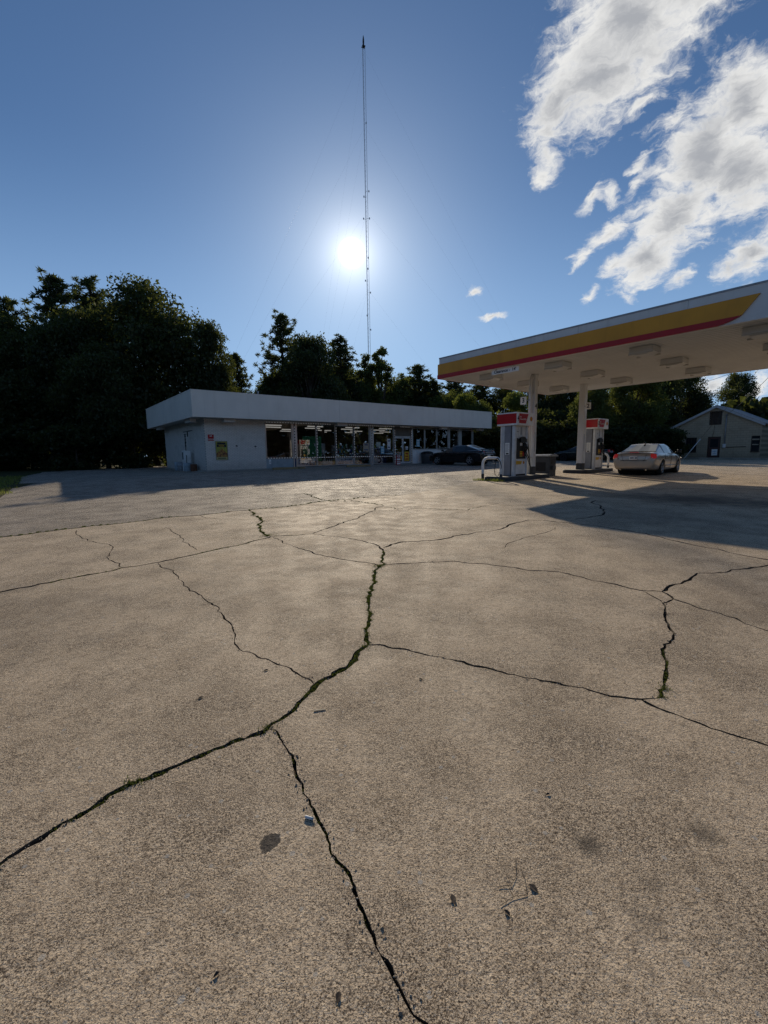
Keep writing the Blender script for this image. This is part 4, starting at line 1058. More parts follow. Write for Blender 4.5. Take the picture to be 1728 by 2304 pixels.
def make_pump(label, loc, num, numback):
    r = thing('fuel_pump', label, 'fuel pump', loc, CA, 'fuel pumps on the islands under the canopy')
    b = MB()
    b.box(-.30, .30, -.46, .46, 0, .06, 1)
    b.box(-.27, .27, -.44, .46, .06, 2.03, 0)
    b.build('body', [M_WHITE, M_BLACK], r)
    for sy, a, c in ((-1, -.49, -.33), (1, .40, .49)):
        ep = MB()
        y_out, y_in = (a, c) if sy < 0 else (c, a)
        ep.bbox(-.345, -.22, min(a,c), max(a,c), .0, 2.03, .03, 0); ep.bbox(.20, .345, min(a,c), max(a,c), .0, 2.03, .03, 0)
        ep.box(-.205, .19, a + .012, c - .012, .02, 2.03, 1)
        ep.box(.155, .185, a + .008, c - .008, .03, 2.02, 2)
        ep.bbox(-.21, -.14, a + .004, c - .004, .02, 2.03, .015, 0)
        eo = ep.build('end_cover', [M_LGREY, mat('grey_recess', (.22,.23,.26), .5, dirt=.2), M_DGREY], r)
        if sy < 0:
            q = MB(); q.box(-.10, .10, a + .004, a + .011, .86, 1.34, 0)
            for k in range(11): q.box(-.085, .06 if k % 3 else .085, a + .001, a + .0035, .97 + k*.032, .985 + k*.032, 1)
            q.box(-.06, .07, a + .001, a + .0035, .88, .935, 2)
            q.build('sticker', [M_PAPER, M_GREY, M_BLACK], eo)
    for face in (1, -1):
        y = .275
        def B(mb, y0, y1, n0, n1, z0, z1, mi=0):
            if face > 0: mb.box(y0, y1, n0, n1, z0, z1, mi)
            else: mb.box(-y1, -y0, n0, n1, z0, z1, mi)
        q = MB(); B(q, .27, .30, -.32, .39, .07, .66); B(q, .27, .285, -.32, .39, .66, .685)
        lo = q.build('lower_door', M_WHITE, r)
        q = MB()
        pts = [(-.31, .46), (.08, .46), (.15, .60), (-.31, .60)]
        q.add([(face*.303, p[0], p[1]) for p in pts], [(0,1,2,3)])
        q.build('yellow_stripe', M_YEL2, lo)
        q = MB(); shell_emblem(q, .27, .53, .065, .302, 1, face); q.build('emblem', [M_RED, M_YEL2], lo)
        q = MB(); B(q, .27, .31, -.32, .39, .69, 1.50, 0); B(q, .31, .36, -.06, .39, 1.36, 1.5, 0)
        B(q, .27, .295, -.32, -.13, 1.50, 1.80, 0)
        # hood over the holsters
        for k in range(6):
            a0, a1 = PI*k/6, PI*(k+1)/6
            q.add([(face*.275, .15+math.cos(a0)*.22, 1.5+math.sin(a0)*.09),(face*.345, .15+math.cos(a0)*.22, 1.5+math.sin(a0)*.09),(face*.345, .15+math.cos(a1)*.22, 1.5+math.sin(a1)*.09),(face*.275, .15+math.cos(a1)*.22, 1.5+math.sin(a1)*.09)], [(0,1,2,3)])
            q.add([(face*.345, .15, 1.5),(face*.345, .15+math.cos(a0)*.22, 1.5+math.sin(a0)*.09),(face*.345, .15+math.cos(a1)*.22, 1.5+math.sin(a1)*.09)], [(0,1,2)])
        cp = q.build('dispenser_panel', M_BLACK, r)
        q = MB(); B(q, .296, .302, -.305, -.15, 1.53, 1.78); q.build('screen', M_LGREY, cp)
        q = MB(); B(q, .275, .285, -.12, .39, 1.55, 2.0); q.build('upper_panel', M_LGREY, r)
        q = MB(); B(q, .286, .288, .0, .12, 1.66, 1.98); q.build('display', M_GREY, r)
        q = MB(); B(q, .312, .318, -.045, .13, .78, 1.0, 0)
        for k in range(3):
            B(q, .3185, .321, -.035 + k*.057, -.005 + k*.057, .79, .87, 1); B(q, .3185, .321, -.03 + k*.057, .0 + k*.057, .93, .97, 1)
        B(q, .312, .317, .15, .25, .80, .98, 2)
        q.build('grade_buttons', [M_YEL2, M_INK, M_RED], r)
        q = MB(); B(q, .312, .317, -.05, .11, 1.22, 1.34); q.build('label', M_LGREY, cp)
        # nozzle in its holster and hoses
        for k, (n_, z_) in enumerate(((.17, 1.22), (.30, 1.22))):
            q = MB(); F = face
            q.tube([(F*.33, n_, z_ + .12), (F*.37, n_ + .02, z_), (F*.40, n_ + .03, z_ - .12), (F*.36, n_ + .02, z_ - .24)], [.028,.034,.03,.022], 8)
            q.tube([(F*.35, n_, z_ + .08), (F*.43, n_ + .04, z_ + .02), (F*.41, n_ + .05, z_ - .14)], .012, 6)
            no = q.build('nozzle', M_BLACK, r)
            q = MB(); q.tube([(F*.34, n_, z_ + .1), (F*.315, n_, z_ + .2)], .014, 8); q.build('spout', M_LGREY, no)
        q = MB(); F = face
        q.tube([(F*.36, .19, .98), (F*.46, .28, .72), (F*.50, .44, .38), (F*.45, .56, .30), (F*.36, .60, .7), (F*.30, .56, 1.4), (F*.28, .53, 2.0)], .017, 7)
        q.tube([(F*.36, .33, .98), (F*.42, .46, .70), (F*.40, .58, .52), (F*.30, .64, .9), (F*.24, .56, 1.5), (F*.22, .53, 2.0)], .017, 7)
        shatter_hose(q.build('hose', M_RUB, r))
    # illuminated valance
    v = MB(); n0, n1, z0, z1 = -.56, .66, 2.035, 2.545
    v.bbox(-.47, .47, n0, n1, z0, z1, .02)
    vo = v.build('valance', M_WHITE, r)
    q = MB(); q.box(-.465, .45, n0 - .006, n0 - .001, z0 + .07, z1 - .05); q.box(-.45, .45, n1 + .001, n1 + .006, z0 + .07, z1 - .05)
    shatter(q.build('red_panel', M_RED, vo))
    for face in (1, -1):
        q = MB()
        tr = [(-.41, z0 + .075), (.08, z0 + .075), (.26, z1 - .055), (-.41, z1 - .055)]
        if face > 0: vs = [(.474, p[0], p[1]) for p in tr]; fs = [(0,1,2,3)]
        else: vs = [(-.474, p[0], p[1]) for p in tr]; fs = [(3,2,1,0)]
        q.add(vs, fs); q.build('red_panel', M_RED, vo)
        q = MB(); shell_emblem(q, .47, (z0+z1)/2 + .01, .10, .473, 1, face); q.build('emblem', [M_RED, M_YEL2], vo)
        lettering('numeral', num if face > 0 else numback, .28, M_INK, vo, facing(None, (face,0,0), (face*.476, -.475, (z0+z1)/2)), .006, .8)
        lettering('lettering', 'V-Power NiTRO+', .078, M_PAPER, vo, facing(None, (face,0,0), (face*.476, -.12, z0 + .235)), .0, .78)
        lettering('lettering', 'Shell', .07, M_PAPER, vo, facing(None, (face,0,0), (face*.476, -.30, z0 + .325)), .0, .8)
    # cap over the hoses
    q = MB(); q.bbox(-.3, .3, .49, .58, 1.96, 2.034, .02); q.build('hose_bracket', M_BLACK, r)
    return r
pp = can_xy(3.08, 1.22)
make_pump('grey and white fuel pump with red top panel and number 4', (pp[0], pp[1], ZI1), '4', '3')
pp = can_xy(3.08, 8.42)
pu2 = make_pump('grey and white fuel pump with red top panel and number 2', (pp[0], pp[1], ZI2), '2', '1')
q = MB(); q.box(-.02, .02, .62, .66, 0, 1.0); q.box(-.0, .022, .55, .85, .98, 1.62)
q.build('notice_board', M_LGREY, pu2)
q = MB(); q.box(.023, .026, .57, .83, 1.36, 1.6, 0); q.box(.023, .026, .57, .83, 1.22, 1.35, 1); q.box(.023, .026, .57, .83, 1.0, 1.2, 2)
q.build('notice', [M_PAPER, mat('pink_print', (.5,.2,.22), .6), mat('teal_print', (.06,.2,.28), .6)], pu2)

# steel hoop guards
def hoop(n, lab, flip=1):
    c = can_xy(2.87, n); z = gz(*c)
    r = thing('hoop_guard', lab, 'guard rail', (c[0], c[1], z - .02), CA, 'bent steel guards at the island ends')
    W_, H_, R_ = .44, .93, .26
    pts = [(-W_, 0, 0), (-W_, 0, .3)]
    for k in range(9):
        a = PI - k*PI/16; pts.append((-W_ + R_ + math.cos(a)*R_, 0, H_ - R_ + math.sin(a)*R_))
    for k in range(9):
        a = PI/2 - k*PI/16; pts.append((W_ - R_ + math.cos(a)*R_, 0, H_ - R_ + math.sin(a)*R_))
    pts += [(W_, 0, .3), (W_, 0, 0)]
    MB().tube(pts, .055, 12).build('pipe', M_WHITE, r)
    q = MB(); q.lathe([(.058,0),(.059,.28),(.056,.285)], c=(-W_,0,0), seg=12); q.lathe([(.058,0),(.059,.28),(.056,.285)], c=(W_,0,0), seg=12)
    q.build('dark_foot', M_DARKK, r)
    hs = MB(); sx = flip
    hs.tube([(sx*.25, -.07, H_ - .05), (sx*.22, -.07, .7), (sx*.19, -.07, .42), (sx*.22, -.07, .26), (sx*.31, -.07, .20), (sx*.38, -.07, .24), (sx*.42, -.08, .36)], .013, 7)
    hs.tube([(sx*.25, -.07, H_ - .05), (sx*.32, -.07, H_ + .0), (sx*.45, -.075, .78), (sx*.51, -.08, .62), (sx*.50, -.09, .5)], .016, 7)
    hs.build('air_hose', M_RUB, r)
    return r
hoop(0.0, 'white steel hoop guard with a black hose before the nearer pump')
hoop(9.85, 'white steel hoop guard between the farther pump and the silver car', -1)
# bin with windscreen washer beside the near island
r = thing('waste_bin', 'square grey waste bin with a pale lid beside the nearer column', 'bin', can_pt(2.95, 4.0), CA)
q = MB(); q.bbox(-.36, .36, -.30, .30, .0, .88, .03); q.box(-.30, .18, -.305, -.299, .22, .62, 1)
q.build('body', [M_DGREY, M_BLACK], r)
l = MB(); hh = [(-.38, .88), (.38, .88), (.38, .93), (.2, .985), (-.2, .985), (-.38, .93)]
l.prism(hh, 'x', -.40, .40, 0, None)
l.build('lid', mat('pale_grey_lid', (.26,.27,.27), .4, dirt=.3), r)
q = MB(); q.box(.361, .366, -.2, .2, .55, .85, 0); q.bbox(.36, .46, -.14, .14, .28, .46, .02, 1); q.tube([(.42, -.05, .46), (.43, -.09, .74)], .012, 6, 1)
q.build('washer_bucket', [M_BLACK, M_DGREY], r)
# ------------------------------------------------------------------ cars (local x forward, y left)
M_SILV = mat('champagne_metallic_paint', (.47,.425,.37), .32, metal=.5, var=.04, coat=.6, dirt=.08)
M_BLKP = mat('black_car_paint', (.012,.012,.015), .22, metal=.2, var=.05, coat=.7)
M_DKP = mat('dark_green_car_paint', (.010,.014,.013), .25, metal=.2, var=.05, coat=.6)
M_CGL = mat('tinted_car_glass', (.02,.026,.032), .04, spec=.8, var=.05)
M_CHR = mat('chrome', (.6,.6,.6), .15, metal=1., var=.03)
M_TYRE = M_RUB
M_RIM = mat('alloy_rim', (.36,.36,.37), .3, metal=.8, var=.05)
M_LAMP = mat('lit_brake_lamp', (.35,.01,.012), .25, emit=(1.,.05,.045), emit_s=.1)
M_LAMPD = mat('dark_tail_lamp', (.22,.012,.012), .2, coat=.6, emit=(1.,.05,.03), emit_s=.03)
M_LENSW = mat('clear_lens', (.55,.5,.5), .2, coat=.5)
M_WELL = mat('wheel_well_black', (.006,.006,.006), .9)

def sweep_body(stations):
    """stations: (x, zbot, zsh, ztop, wbot, wmid, wsh, wtop) -> closed half rings mirrored"""
    bm = bmesh.new(); rings = []
    for x, zb, zs, zt, wb, wm, ws, wt in stations:
        h = [(0, zb), (wb*.55, zb), (wb*.94, zb+.01), (wb, zb+.07), (wm*.985, zb+(zs-zb)*.38), (wm, zb+(zs-zb)*.66), (wm*.99, zs-.07), (ws, zs), (ws - (ws-wt)*.4, zs+(zt-zs)*.55), (wt, zt-.012), (wt*.5, zt), (0, zt+.004)]
        ring = [bm.verts.new((x, y, z)) for y, z in h] + [bm.verts.new((x, -y, z)) for y, z in reversed(h[1:-1])]
        rings.append(ring)
    n = len(rings[0])
    for a, b in zip(rings, rings[1:]):
        for i in range(n):
            j = (i + 1) % n
            bm.faces.new((a[i], a[j], b[j], b[i]))
    bm.faces.new(list(reversed(rings[0]))); bm.faces.new(rings[-1])
    bmesh.ops.recalc_face_normals(bm, faces=bm.faces)
    for f in bm.faces: f.smooth = True
    return bm
def apply_mods(o):
    dg = bpy.context.evaluated_depsgraph_get(); dg.update()
    me = bpy.data.meshes.new_from_object(o.evaluated_get(dg))
    o.modifiers.clear(); old = o.data; o.data = me; bpy.data.meshes.remove(old)
def wheel(parent, x, y, rad, out):
    t = MB(); w_ = .11
    s = out
    t.lathe([(rad*.66, -w_*.9), (rad*.86, -w_), (rad*.97, -w_*.75), (rad, -w_*.3), (rad, w_*.3), (rad*.97, w_*.75), (rad*.86, w_), (rad*.66, w_*.9), (rad*.66, -w_*.9)], 'y', 28, 0, (x, y, rad))
    to = t.build('wheel', M_TYRE, parent)
    r_ = MB(); yo = s * w_
    r_.lathe([(rad*.66, yo*.9), (rad*.64, yo*.93), (rad*.60, yo*.7), (rad*.58, yo*.1)], 'y', 28, 0, (x, y, rad))
    r_.lathe([(rad*.12, yo*.75), (rad*.1, yo*.8), (0, yo*.8)], 'y', 16, 0, (x, y, rad))
    for k in range(5):
        a = 2*PI*k/5 + .3
        for da in (-.13, .13):
            p0 = (x + math.cos(a+da*1.6)*rad*.12, y + yo*.72, rad + math.sin(a+da*1.6)*rad*.12); p1 = (x + math.cos(a+da)*rad*.62, y + yo*.72, rad + math.sin(a+da)*rad*.62)
            r_.tube([p0, p1], [rad*.06, rad*.05], 6)
    ro = r_.build('rim', M_RIM, to)
    d_ = MB(); d_.lathe([(rad*.58, yo*.3), (0, yo*.3)], 'y', 20, 0, (x, y, rad)); d_.build('brake_disc', M_WELL, to)
def make_car(label, loc, heading, paint, P, lit=False, plate=None, cat='car', rim=None):
    global M_RIM
    if rim: M_RIM = rim
    r = thing('parked_car', label, cat, loc, heading)
    bm = sweep_body(P['body'])
    me = bpy.data.meshes.new('body'); bm.to_mesh(me); bm.free(); me.materials.append(paint); me.materials.append(M_WELL)
    body = bpy.data.objects.new('body', me); COL.objects.link(body)
    ss = body.modifiers.new('s', 'SUBSURF'); ss.levels = 2; ss.render_levels = 2
    xa, xb, rad, ty = P['rear_axle'], P['front_axle'], P['wheel_r'], P['track']/2
    cuts = []
    for x in (xa, xb):
        c = MB().lathe([(0,-1.2),(rad+.055,-1.2),(rad+.055,1.2),(0,1.2)], 'y', 36, 0, (x, 0, rad + .01), smooth=False)
        co_ = fixnormals(c.build('cut', M_WELL)); cuts.append(co_)
        bo = body.modifiers.new('b', 'BOOLEAN'); bo.operation = 'DIFFERENCE'; bo.object = co_; bo.solver = 'EXACT'
    apply_mods(body)
    for c in cuts: bpy.data.objects.remove(c)
    body.data.materials.clear(); body.data.materials.append(paint)
    body.parent = r
    q = MB()
    for x in (xa, xb): q.lathe([(0,-ty+.12),(rad+.05,-ty+.12),(rad+.05,ty-.12),(0,ty-.12)], 'y', 24, 0, (x,0,rad+.01))
    q.box(xa - .3, xb + .3, -ty + .05, ty - .05, .17, .30)
    q.build('underbody', M_WELL, r)
    for x in (xa, xb):
        for s in (1, -1): wheel(r, x, s*ty, rad, s)
    # greenhouse
    gs = P['house']; pb, gl = MB(), {}
    def addq(mb, a, b, c, d, mi=0): mb.add([a, b, c, d], [(0,1,2,3)], mi, True)
    names = P['glass']      # (station interval, ring interval) -> glass part name
    bits = {}
    for i in range(len(gs) - 1):
        A, B = gs[i], gs[i+1]
        for s in (1, -1):
            for k in range(len(A[1]) - 1):
                a0, a1, b0, b1 = A[1][k], A[1][k+1], B[1][k], B[1][k+1]
                vs = [(A[0] if len(a0) == 2 else a0[2], s*a0[0], a0[1]), (A[0] if len(a1) == 2 else a1[2], s*a1[0], a1[1]), (B[0] if len(b1) == 2 else b1[2], s*b1[0], b1[1]), (B[0] if len(b0) == 2 else b0[2], s*b0[0], b0[1])]
                if s < 0: vs.reverse()
                nm = names.get((i, k))
                if nm:
                    key = (nm, s if nm.startswith('side') else 0)
                    mb = bits.setdefault(key, MB())
                else: mb = pb
                mb.add(vs, [(0,1,2,3)], 0, True)
    pb.build('roof', paint, r)
    for (nm, s), mb in bits.items(): mb.build(nm, M_CGL, r)
    # lamps, plate, mirrors, handles and seams
    P['details'](r, paint, lit, plate)
    return r
# --- saloon used for the silver car (4.85 m)
def R_(x, zb, zs, zt, wb, wm, ws, wt): return (x, zb, zs, zt, wb, wm, ws, wt)
def house(x0, xw, xb0, xb1, xd, xr, xe, zb, zr, wr, wb=.845, ze=1.06, zc=.985):
    """ring: belt, glass foot, glass head, roof edge, roof quarter, roof centre"""
    def full(x, dz=0, dw=0): return (x, [(wb, zb), (wb-.012, zb+.035), (wr+.045+dw, zr-.075+dz), (wr-.03+dw, zr-.02+dz), (wr*.5, zr+.005+dz), (0, zr+.015+dz)])
    return [
        (x0, [(wb-.05, zb-.005), (wb-.06, zb+.012), (wb-.09, zc-.015), (wb-.13, zc-.005), (.42, zc+.01, x0+.10), (0, zc+.015, x0+.14)]),
        full(xw, -.03), full(xb0), full(xb1), full(xd, -.005), full(xr, -.05, -.01),
        (xe, [(wb-.03, zb+.03), (wb-.05, zb+.045), (wb-.12, ze-.01), (wb-.16, ze), (.42, ze+.01, xe-.07), (0, ze+.015, xe-.09)]),
    ]
GLASS = {(0,1):'side_window', (1,1):'side_window', (3,1):'side_window', (4,1):'side_window', (0,3):'windscreen', (0,4):'windscreen', (5,3):'rear_window', (5,4):'rear_window'}
def lamp_patch(mb, pts, mi=0, t=.012):
    """pts = outline on the car's skin; built as a slightly raised shell"""
    c = sum((Vector(p) for p in pts), Vector()) / len(pts); n = (Vector(pts[1]) - Vector(pts[0])).cross(Vector(pts[2]) - Vector(pts[0])).normalized()
    if n.x > 0: n = -n
    top = [Vector(p)*.94 + c*.06 + n*t for p in pts]
    k = len(pts); vs = [Vector(p) - n*.02 for p in pts] + top
    mb.add(vs, [(i, (i+1)%k, k+(i+1)%k, k+i) for i in range(k)] + [tuple(range(k, 2*k))], mi)
def sedan_details(r, paint, lit, plate):
    for s in (1, -1):
        q = MB(); lamp_patch(q, [(-2.43, s*.67, .935), (-2.38, s*.765, .95), (-2.28, s*.865, .925), (-2.32, s*.89, .80), (-2.42, s*.83, .765), (-2.462, s*.70, .765)], 0, .035)
        lo = q.build('tail_lamp', M_LAMP if lit else M_LAMPD, r)
        q = MB(); lamp_patch(q, [(-2.49, s*.62, .785), (-2.455, s*.76, .79), (-2.44, s*.775, .735), (-2.48, s*.63, .73)], 0, .03); q.build('reverse_lens', M_LENSW, lo)
        q = MB(); lamp_patch(q, [(2.30, s*.50, .70), (2.20, s*.74, .74), (2.05, s*.86, .76), (2.16, s*.84, .64), (2.36, s*.55, .60)], 0, -.03)
        q.build('headlight', M_LENSW, r)
        q = MB(); q.tube([(.86, s*.84, .99), (.86, s*.93, 1.03)], .02, 6); q.bbox(.76, .92, s*.93 - (.0 if s > 0 else .17), s*.93 + (.17 if s > 0 else 0), .98, 1.13, .03)
        q.build('mirror', M_BLACK, r)
        q = MB()
        for hx in (-.62, .35): q.bbox(hx - .11, hx + .06, s*.915 - .012, s*.915 + .014, .80, .825, .008)
        q.build('door_handle', paint, r)
        q = MB()
        for hx in (-.08, .92): q.tube([(hx, s*.905, .92), (hx, s*.921, .72), (hx, s*.915, .5), (hx, s*.89, .28)], .006, 4)
        q.tube([(-.08, s*.895, .26), (.92, s*.895, .26)], .006, 4); q.tube([(-1.0, s*.90, .92), (-1.05, s*.92, .70)], .006, 4)
        shatter(q.build('door_seam', M_WELL, r))
        MB().tube([(-.95, s*.912, .42), (1.0, s*.912, .42)], .014, 5).build('side_moulding', M_CHR if lit else M_WELL, r)
    q = MB(); q.box(-2.49, -2.46, -.16, .16, .70, .86)
    po = q.build('licence_plate', M_PAPER, r)
    q = MB()
    for k in range(6):
        if k == 3: continue
        q.box(-2.494, -2.4905, .115 - k*.046 - .03, .115 - k*.046, .745, .81)
    q.build('lettering', M_INKB, po)
    q = MB(); q.tube([(-2.38, -.80, .655), (-2.455, -.5, .655), (-2.475, 0, .655), (-2.455, .5, .655), (-2.38, .80, .655)], .012, 5)
    q.tube([(-2.43, -.50, .93), (-2.452, -.46, .70), (-2.46, -.40, .665)], .007, 4); q.tube([(-2.43, .50, .93), (-2.452, .46, .70), (-2.46, .40, .665)], .007, 4)
    q.build('boot_seam', M_WELL, r)
    q = MB(); q.bbox(-2.46, -2.38, -.55, .55, .245, .30, .02); q.build('rear_valance', M_BLACK, r)
    q = MB(); q.tube([(-2.32, -.52, .26), (-2.46, -.52, .255)], .032, 8); q.tube([(-2.32, .52, .26), (-2.46, .52, .255)], .032, 8); q.build('exhaust', M_CHR, r)
    q = MB(); q.bbox(-2.39, -2.28, -.62, .62, 1.012, 1.04, .02); q.build('boot_spoiler', paint, r)
    q = MB(); q.box(-2.405, -2.385, -.19, .19, 1.012, 1.035); q.build('brake_light_bar', M_LAMP if lit else M_LAMPD, r)
    q = MB(); q.bbox(2.34, 2.44, -.45, .45, .42, .60, .02); q.build('grille', M_BLACK, r)
    if lit:
        q = MB(); q.bbox(-1.0, -.85, -.03, .03, 1.45, 1.49, .01); q.build('aerial_fin', M_BLACK, r)
SEDAN = dict(
    body=[R_(-2.46,.36,.60,.66,.66,.74,.72,.55), R_(-2.43,.28,.84,.93,.76,.84,.78,.62), R_(-2.30,.24,.93,1.02,.82,.89,.83,.68), R_(-2.0,.22,.955,1.045,.85,.91,.855,.72), R_(-1.4,.20,.95,1.03,.86,.915,.865,.74),
          R_(-.6,.19,.935,.97,.865,.915,.86,.74), R_(.3,.19,.92,.96,.865,.915,.86,.74), R_(1.0,.19,.905,.97,.865,.915,.855,.73), R_(1.5,.20,.86,.93,.86,.91,.835,.68), R_(2.0,.21,.77,.84,.84,.885,.79,.62), R_(2.30,.24,.66,.72,.76,.80,.72,.55), R_(2.42,.32,.54,.58,.62,.66,.6,.45)],
    rear_axle=-1.37, front_axle=1.36, wheel_r=.325, track=1.60,
    house=house(1.05, .22, -.03, -.12, -.90, -1.02, -1.80, .935, 1.405, .60, ze=1.055),
    glass=GLASS, details=sedan_details)
# --- longer, high-belted fastback saloon for the black car (5.08 m)
def fast_details(r, paint, lit, plate):
    for s in (1, -1):
        q = MB(); lamp_patch(q, [(-2.50, s*.45, .98), (-2.42, s*.72, .985), (-2.26, s*.885, .97), (-2.30, s*.895, .82), (-2.50, s*.72, .80), (-2.53, s*.47, .80)], 0, .03)
        q.build('tail_lamp', M_LAMPD, r)
        q = MB(); lamp_patch(q, [(2.44, s*.50, .72), (2.36, s*.76, .74), (2.24, s*.86, .74), (2.34, s*.84, .64), (2.46, s*.55, .62)], 0, -.03); q.build('headlight', M_LENSW, r)
        q = MB(); q.tube([(.86, s*.88, 1.03), (.86, s*.97, 1.06)], .02, 6); q.bbox(.76, .92, s*.97 - (.0 if s > 0 else .17), s*.97 + (.17 if s > 0 else 0), 1.01, 1.15, .03); q.build('mirror', M_BLACK, r)
        q = MB()
        for hx in (-.72, .30): q.bbox(hx - .11, hx + .06, s*.94 - .012, s*.94 + .016, .87, .895, .008)
        q.build('door_handle', M_BLKP, r)
        q = MB()
        for hx in (-.12, .95): q.tube([(hx, s*.93, .98), (hx, s*.946, .72), (hx, s*.94, .5), (hx, s*.91, .28)], .006, 4)
        shatter(q.build('door_seam', M_WELL, r))
        MB().tube([(-2.2, s*.905, .985), (-1.2, s*.93, 1.0), (0, s*.93, .985), (1.0, s*.925, .96), (2.0, s*.87, .86)], .012, 5).build('shoulder_line', M_BLKP, r)
    q = MB(); q.box(-2.56, -2.53, -.16, .16, .60, .75); q.build('licence_plate', M_PAPER, r)
    q = MB(); q.bbox(-2.545, -2.525, -.40, .40, .82, .95, .02); q.build('boot_panel', M_GREY, r)
    q = MB(); q.tube([(-2.46, -.80, .74), (-2.54, -.5, .745), (-2.555, 0, .745), (-2.54, .5, .745), (-2.46, .80, .74)], .014, 5); q.build('bumper_trim', M_CHR, r)
    q = MB(); q.bbox(-2.52, -2.36, -.74, .74, 1.10, 1.135, .02); q.box(-2.48, -2.42, -.7, -.62, 1.04, 1.10); q.box(-2.48, -2.42, .62, .7, 1.04, 1.10); q.build('boot_spoiler', paint, r)
    q = MB(); q.tube([(-2.4, -.55, .27), (-2.56, -.55, .265)], .04, 8); q.tube([(-2.4, .55, .27), (-2.56, .55, .265)], .04, 8); q.build('exhaust', M_CHR, r)
    q = MB(); q.bbox(2.44, 2.53, -.5, .5, .46, .68, .02); q.build('grille', M_BLACK, r)
FAST = dict(
    body=[R_(-2.54,.36,.62,.68,.70,.78,.76,.58), R_(-2.51,.28,.90,.98,.80,.88,.82,.66), R_(-2.40,.24,.98,1.07,.86,.925,.87,.70), R_(-2.0,.22,1.0,1.10,.88,.945,.885,.73), R_(-1.4,.20,1.0,1.08,.89,.95,.895,.75),
          R_(-.6,.19,.985,1.02,.89,.945,.885,.75), R_(.3,.19,.965,1.0,.89,.94,.88,.75), R_(1.0,.19,.945,1.01,.89,.94,.875,.74), R_(1.6,.20,.905,.965,.885,.935,.86,.72), R_(2.1,.21,.845,.90,.87,.92,.84,.68), R_(2.42,.24,.76,.81,.82,.87,.80,.62), R_(2.53,.34,.64,.68,.72,.78,.72,.55)],
    rear_axle=-1.53, front_axle=1.52, wheel_r=.365, track=1.62,
    house=house(1.0, .12, -.12, -.22, -1.0, -1.12, -2.12, .985, 1.445, .62, wb=.87, ze=1.10, zc=1.02),
    glass=GLASS, details=fast_details)
NH = math.atan2(CN[1], CN[0])
px_, py_ = 12.15 + CN[0]*1.37 - CN[1]*.80, 19.25 + CN[1]*1.37 + CN[0]*.80
sc_ = make_car('champagne silver saloon with lit brake lights beside the farther pump', (px_, py_, gz(px_, py_)), NH + .06, M_SILV, SEDAN, lit=True)
sc_.scale = (.97, .97, .985)
SH = math.atan2(SN[1], SN[0])
bx_, by_ = 6.75 + SN[0]*1.53 - SN[1]*(-.0), 31.6 + SN[1]*1.53
bh = SH + .05
make_car('black high waisted saloon parked nose in at the right end of the store', (bx_, by_, gz(bx_, by_)), bh, M_BLKP, FAST)
tx_, ty_ = 18.0, 39.6
make_car('dark car standing in deep shade under the trees behind the pumps', (tx_, ty_, gz(tx_, ty_)), math.atan2(.62, -.785), M_DKP, SEDAN, rim=M_BLACK)

# ------------------------------------------------------------------ painted block house (local x along the gable wall, y away)
HX, HY = 30.44, 40.25; HZ = gz(HX, HY)
ho = thing('block_house', 'low cream painted block house with a shallow gable roof', 'house', (HX, HY, HZ), CA)
HW, HE, HA, HD = 3.28, 3.02, 4.72, 9.0
M_BLOCK = m_brick('cream_painted_block', 0, (.41,.345,.25))
M_BLOCK.node_tree.nodes['Brick Texture'].inputs['Brick Width'].default_value = .41
M_BLOCK.node_tree.nodes['Brick Texture'].inputs['Row Height'].default_value = .205
m = MB()
def wallpiece(x0, x1, z0, z1): m.box(x0, x1, 0, .2, z0, z1)
# gable wall with openings: door, two windows
xs_ = [-HW, -2.25, -1.36, -.5, .46, 2.68, HW]
ops = [(-2.25, -1.36, .62, 1.98), (-.5, .46, .02, 2.0), (2.68, 3.2, .60, 1.98)]
wallpiece(-HW, -2.25, -.1, HE); wallpiece(-1.36, -.5, -.1, HE); wallpiece(.46, 2.62, -.1, HE); wallpiece(3.22, HW, -.1, HE)
for a, b, z0, z1 in ((-2.25, -1.36, .62, 1.98), (2.62, 3.22, .60, 1.98)):
    wallpiece(a, b, -.1, z0); wallpiece(a, b, z1, HE)
wallpiece(-.5, .46, 2.0, HE); wallpiece(-.5, .46, -.1, .02)
vx0, vx1, vz0, vz1 = -.46, .36, 3.12, 4.24
sl_ = (HA - HE) / HW
def rz_(x): return HA - abs(x) * sl_
m.prism([(-HW, HE), (vx0, HE), (vx0, rz_(vx0))], 'y', 0, .2); m.prism([(vx1, HE), (HW, HE), (vx1, rz_(vx1))], 'y', 0, .2)
m.prism([(vx0, vz1), (vx1, vz1), (vx1, rz_(vx1)), (0, HA), (vx0, rz_(vx0))], 'y', 0, .2); m.box(vx0, vx1, 0, .2, HE, vz0)
m.build('gable_wall', M_BLOCK, ho)
m = MB(); m.box(-HW, -HW + .2, .2, HD, -.1, HE); m.box(HW - .2, HW, .2, HD, -.1, HE); m.box(-HW + .2, HW - .2, HD - .2, HD, -.1, HE)
m.build('side_wall', M_BLOCK, ho)
m = MB()
for s in (1, -1):
    th = .10; ov = .22
    x1 = HW + ov; z1 = HA - sl_*x1
    pts = [(0, HA + .02), (s*x1, z1 + .02), (s*x1, z1 + .02 + th), (0, HA + .02 + th)]
    if s < 0: pts.reverse()
    m.prism(pts, 'y', -.28, HD + .2)
fixnormals(m.build('roof', mat('grey_blue_roofing', (.15,.165,.19), .6, dirt=.3, vscale=2), ho))
m = MB()
for s in (1, -1):
    x1 = HW + .22; z1 = HA - sl_*x1
    pts = [(0, HA - .12), (s*x1, z1 - .12), (s*x1, z1 + .10), (0, HA + .10)]
    if s < 0: pts.reverse()
    m.prism(pts, 'y', -.305, -.282)
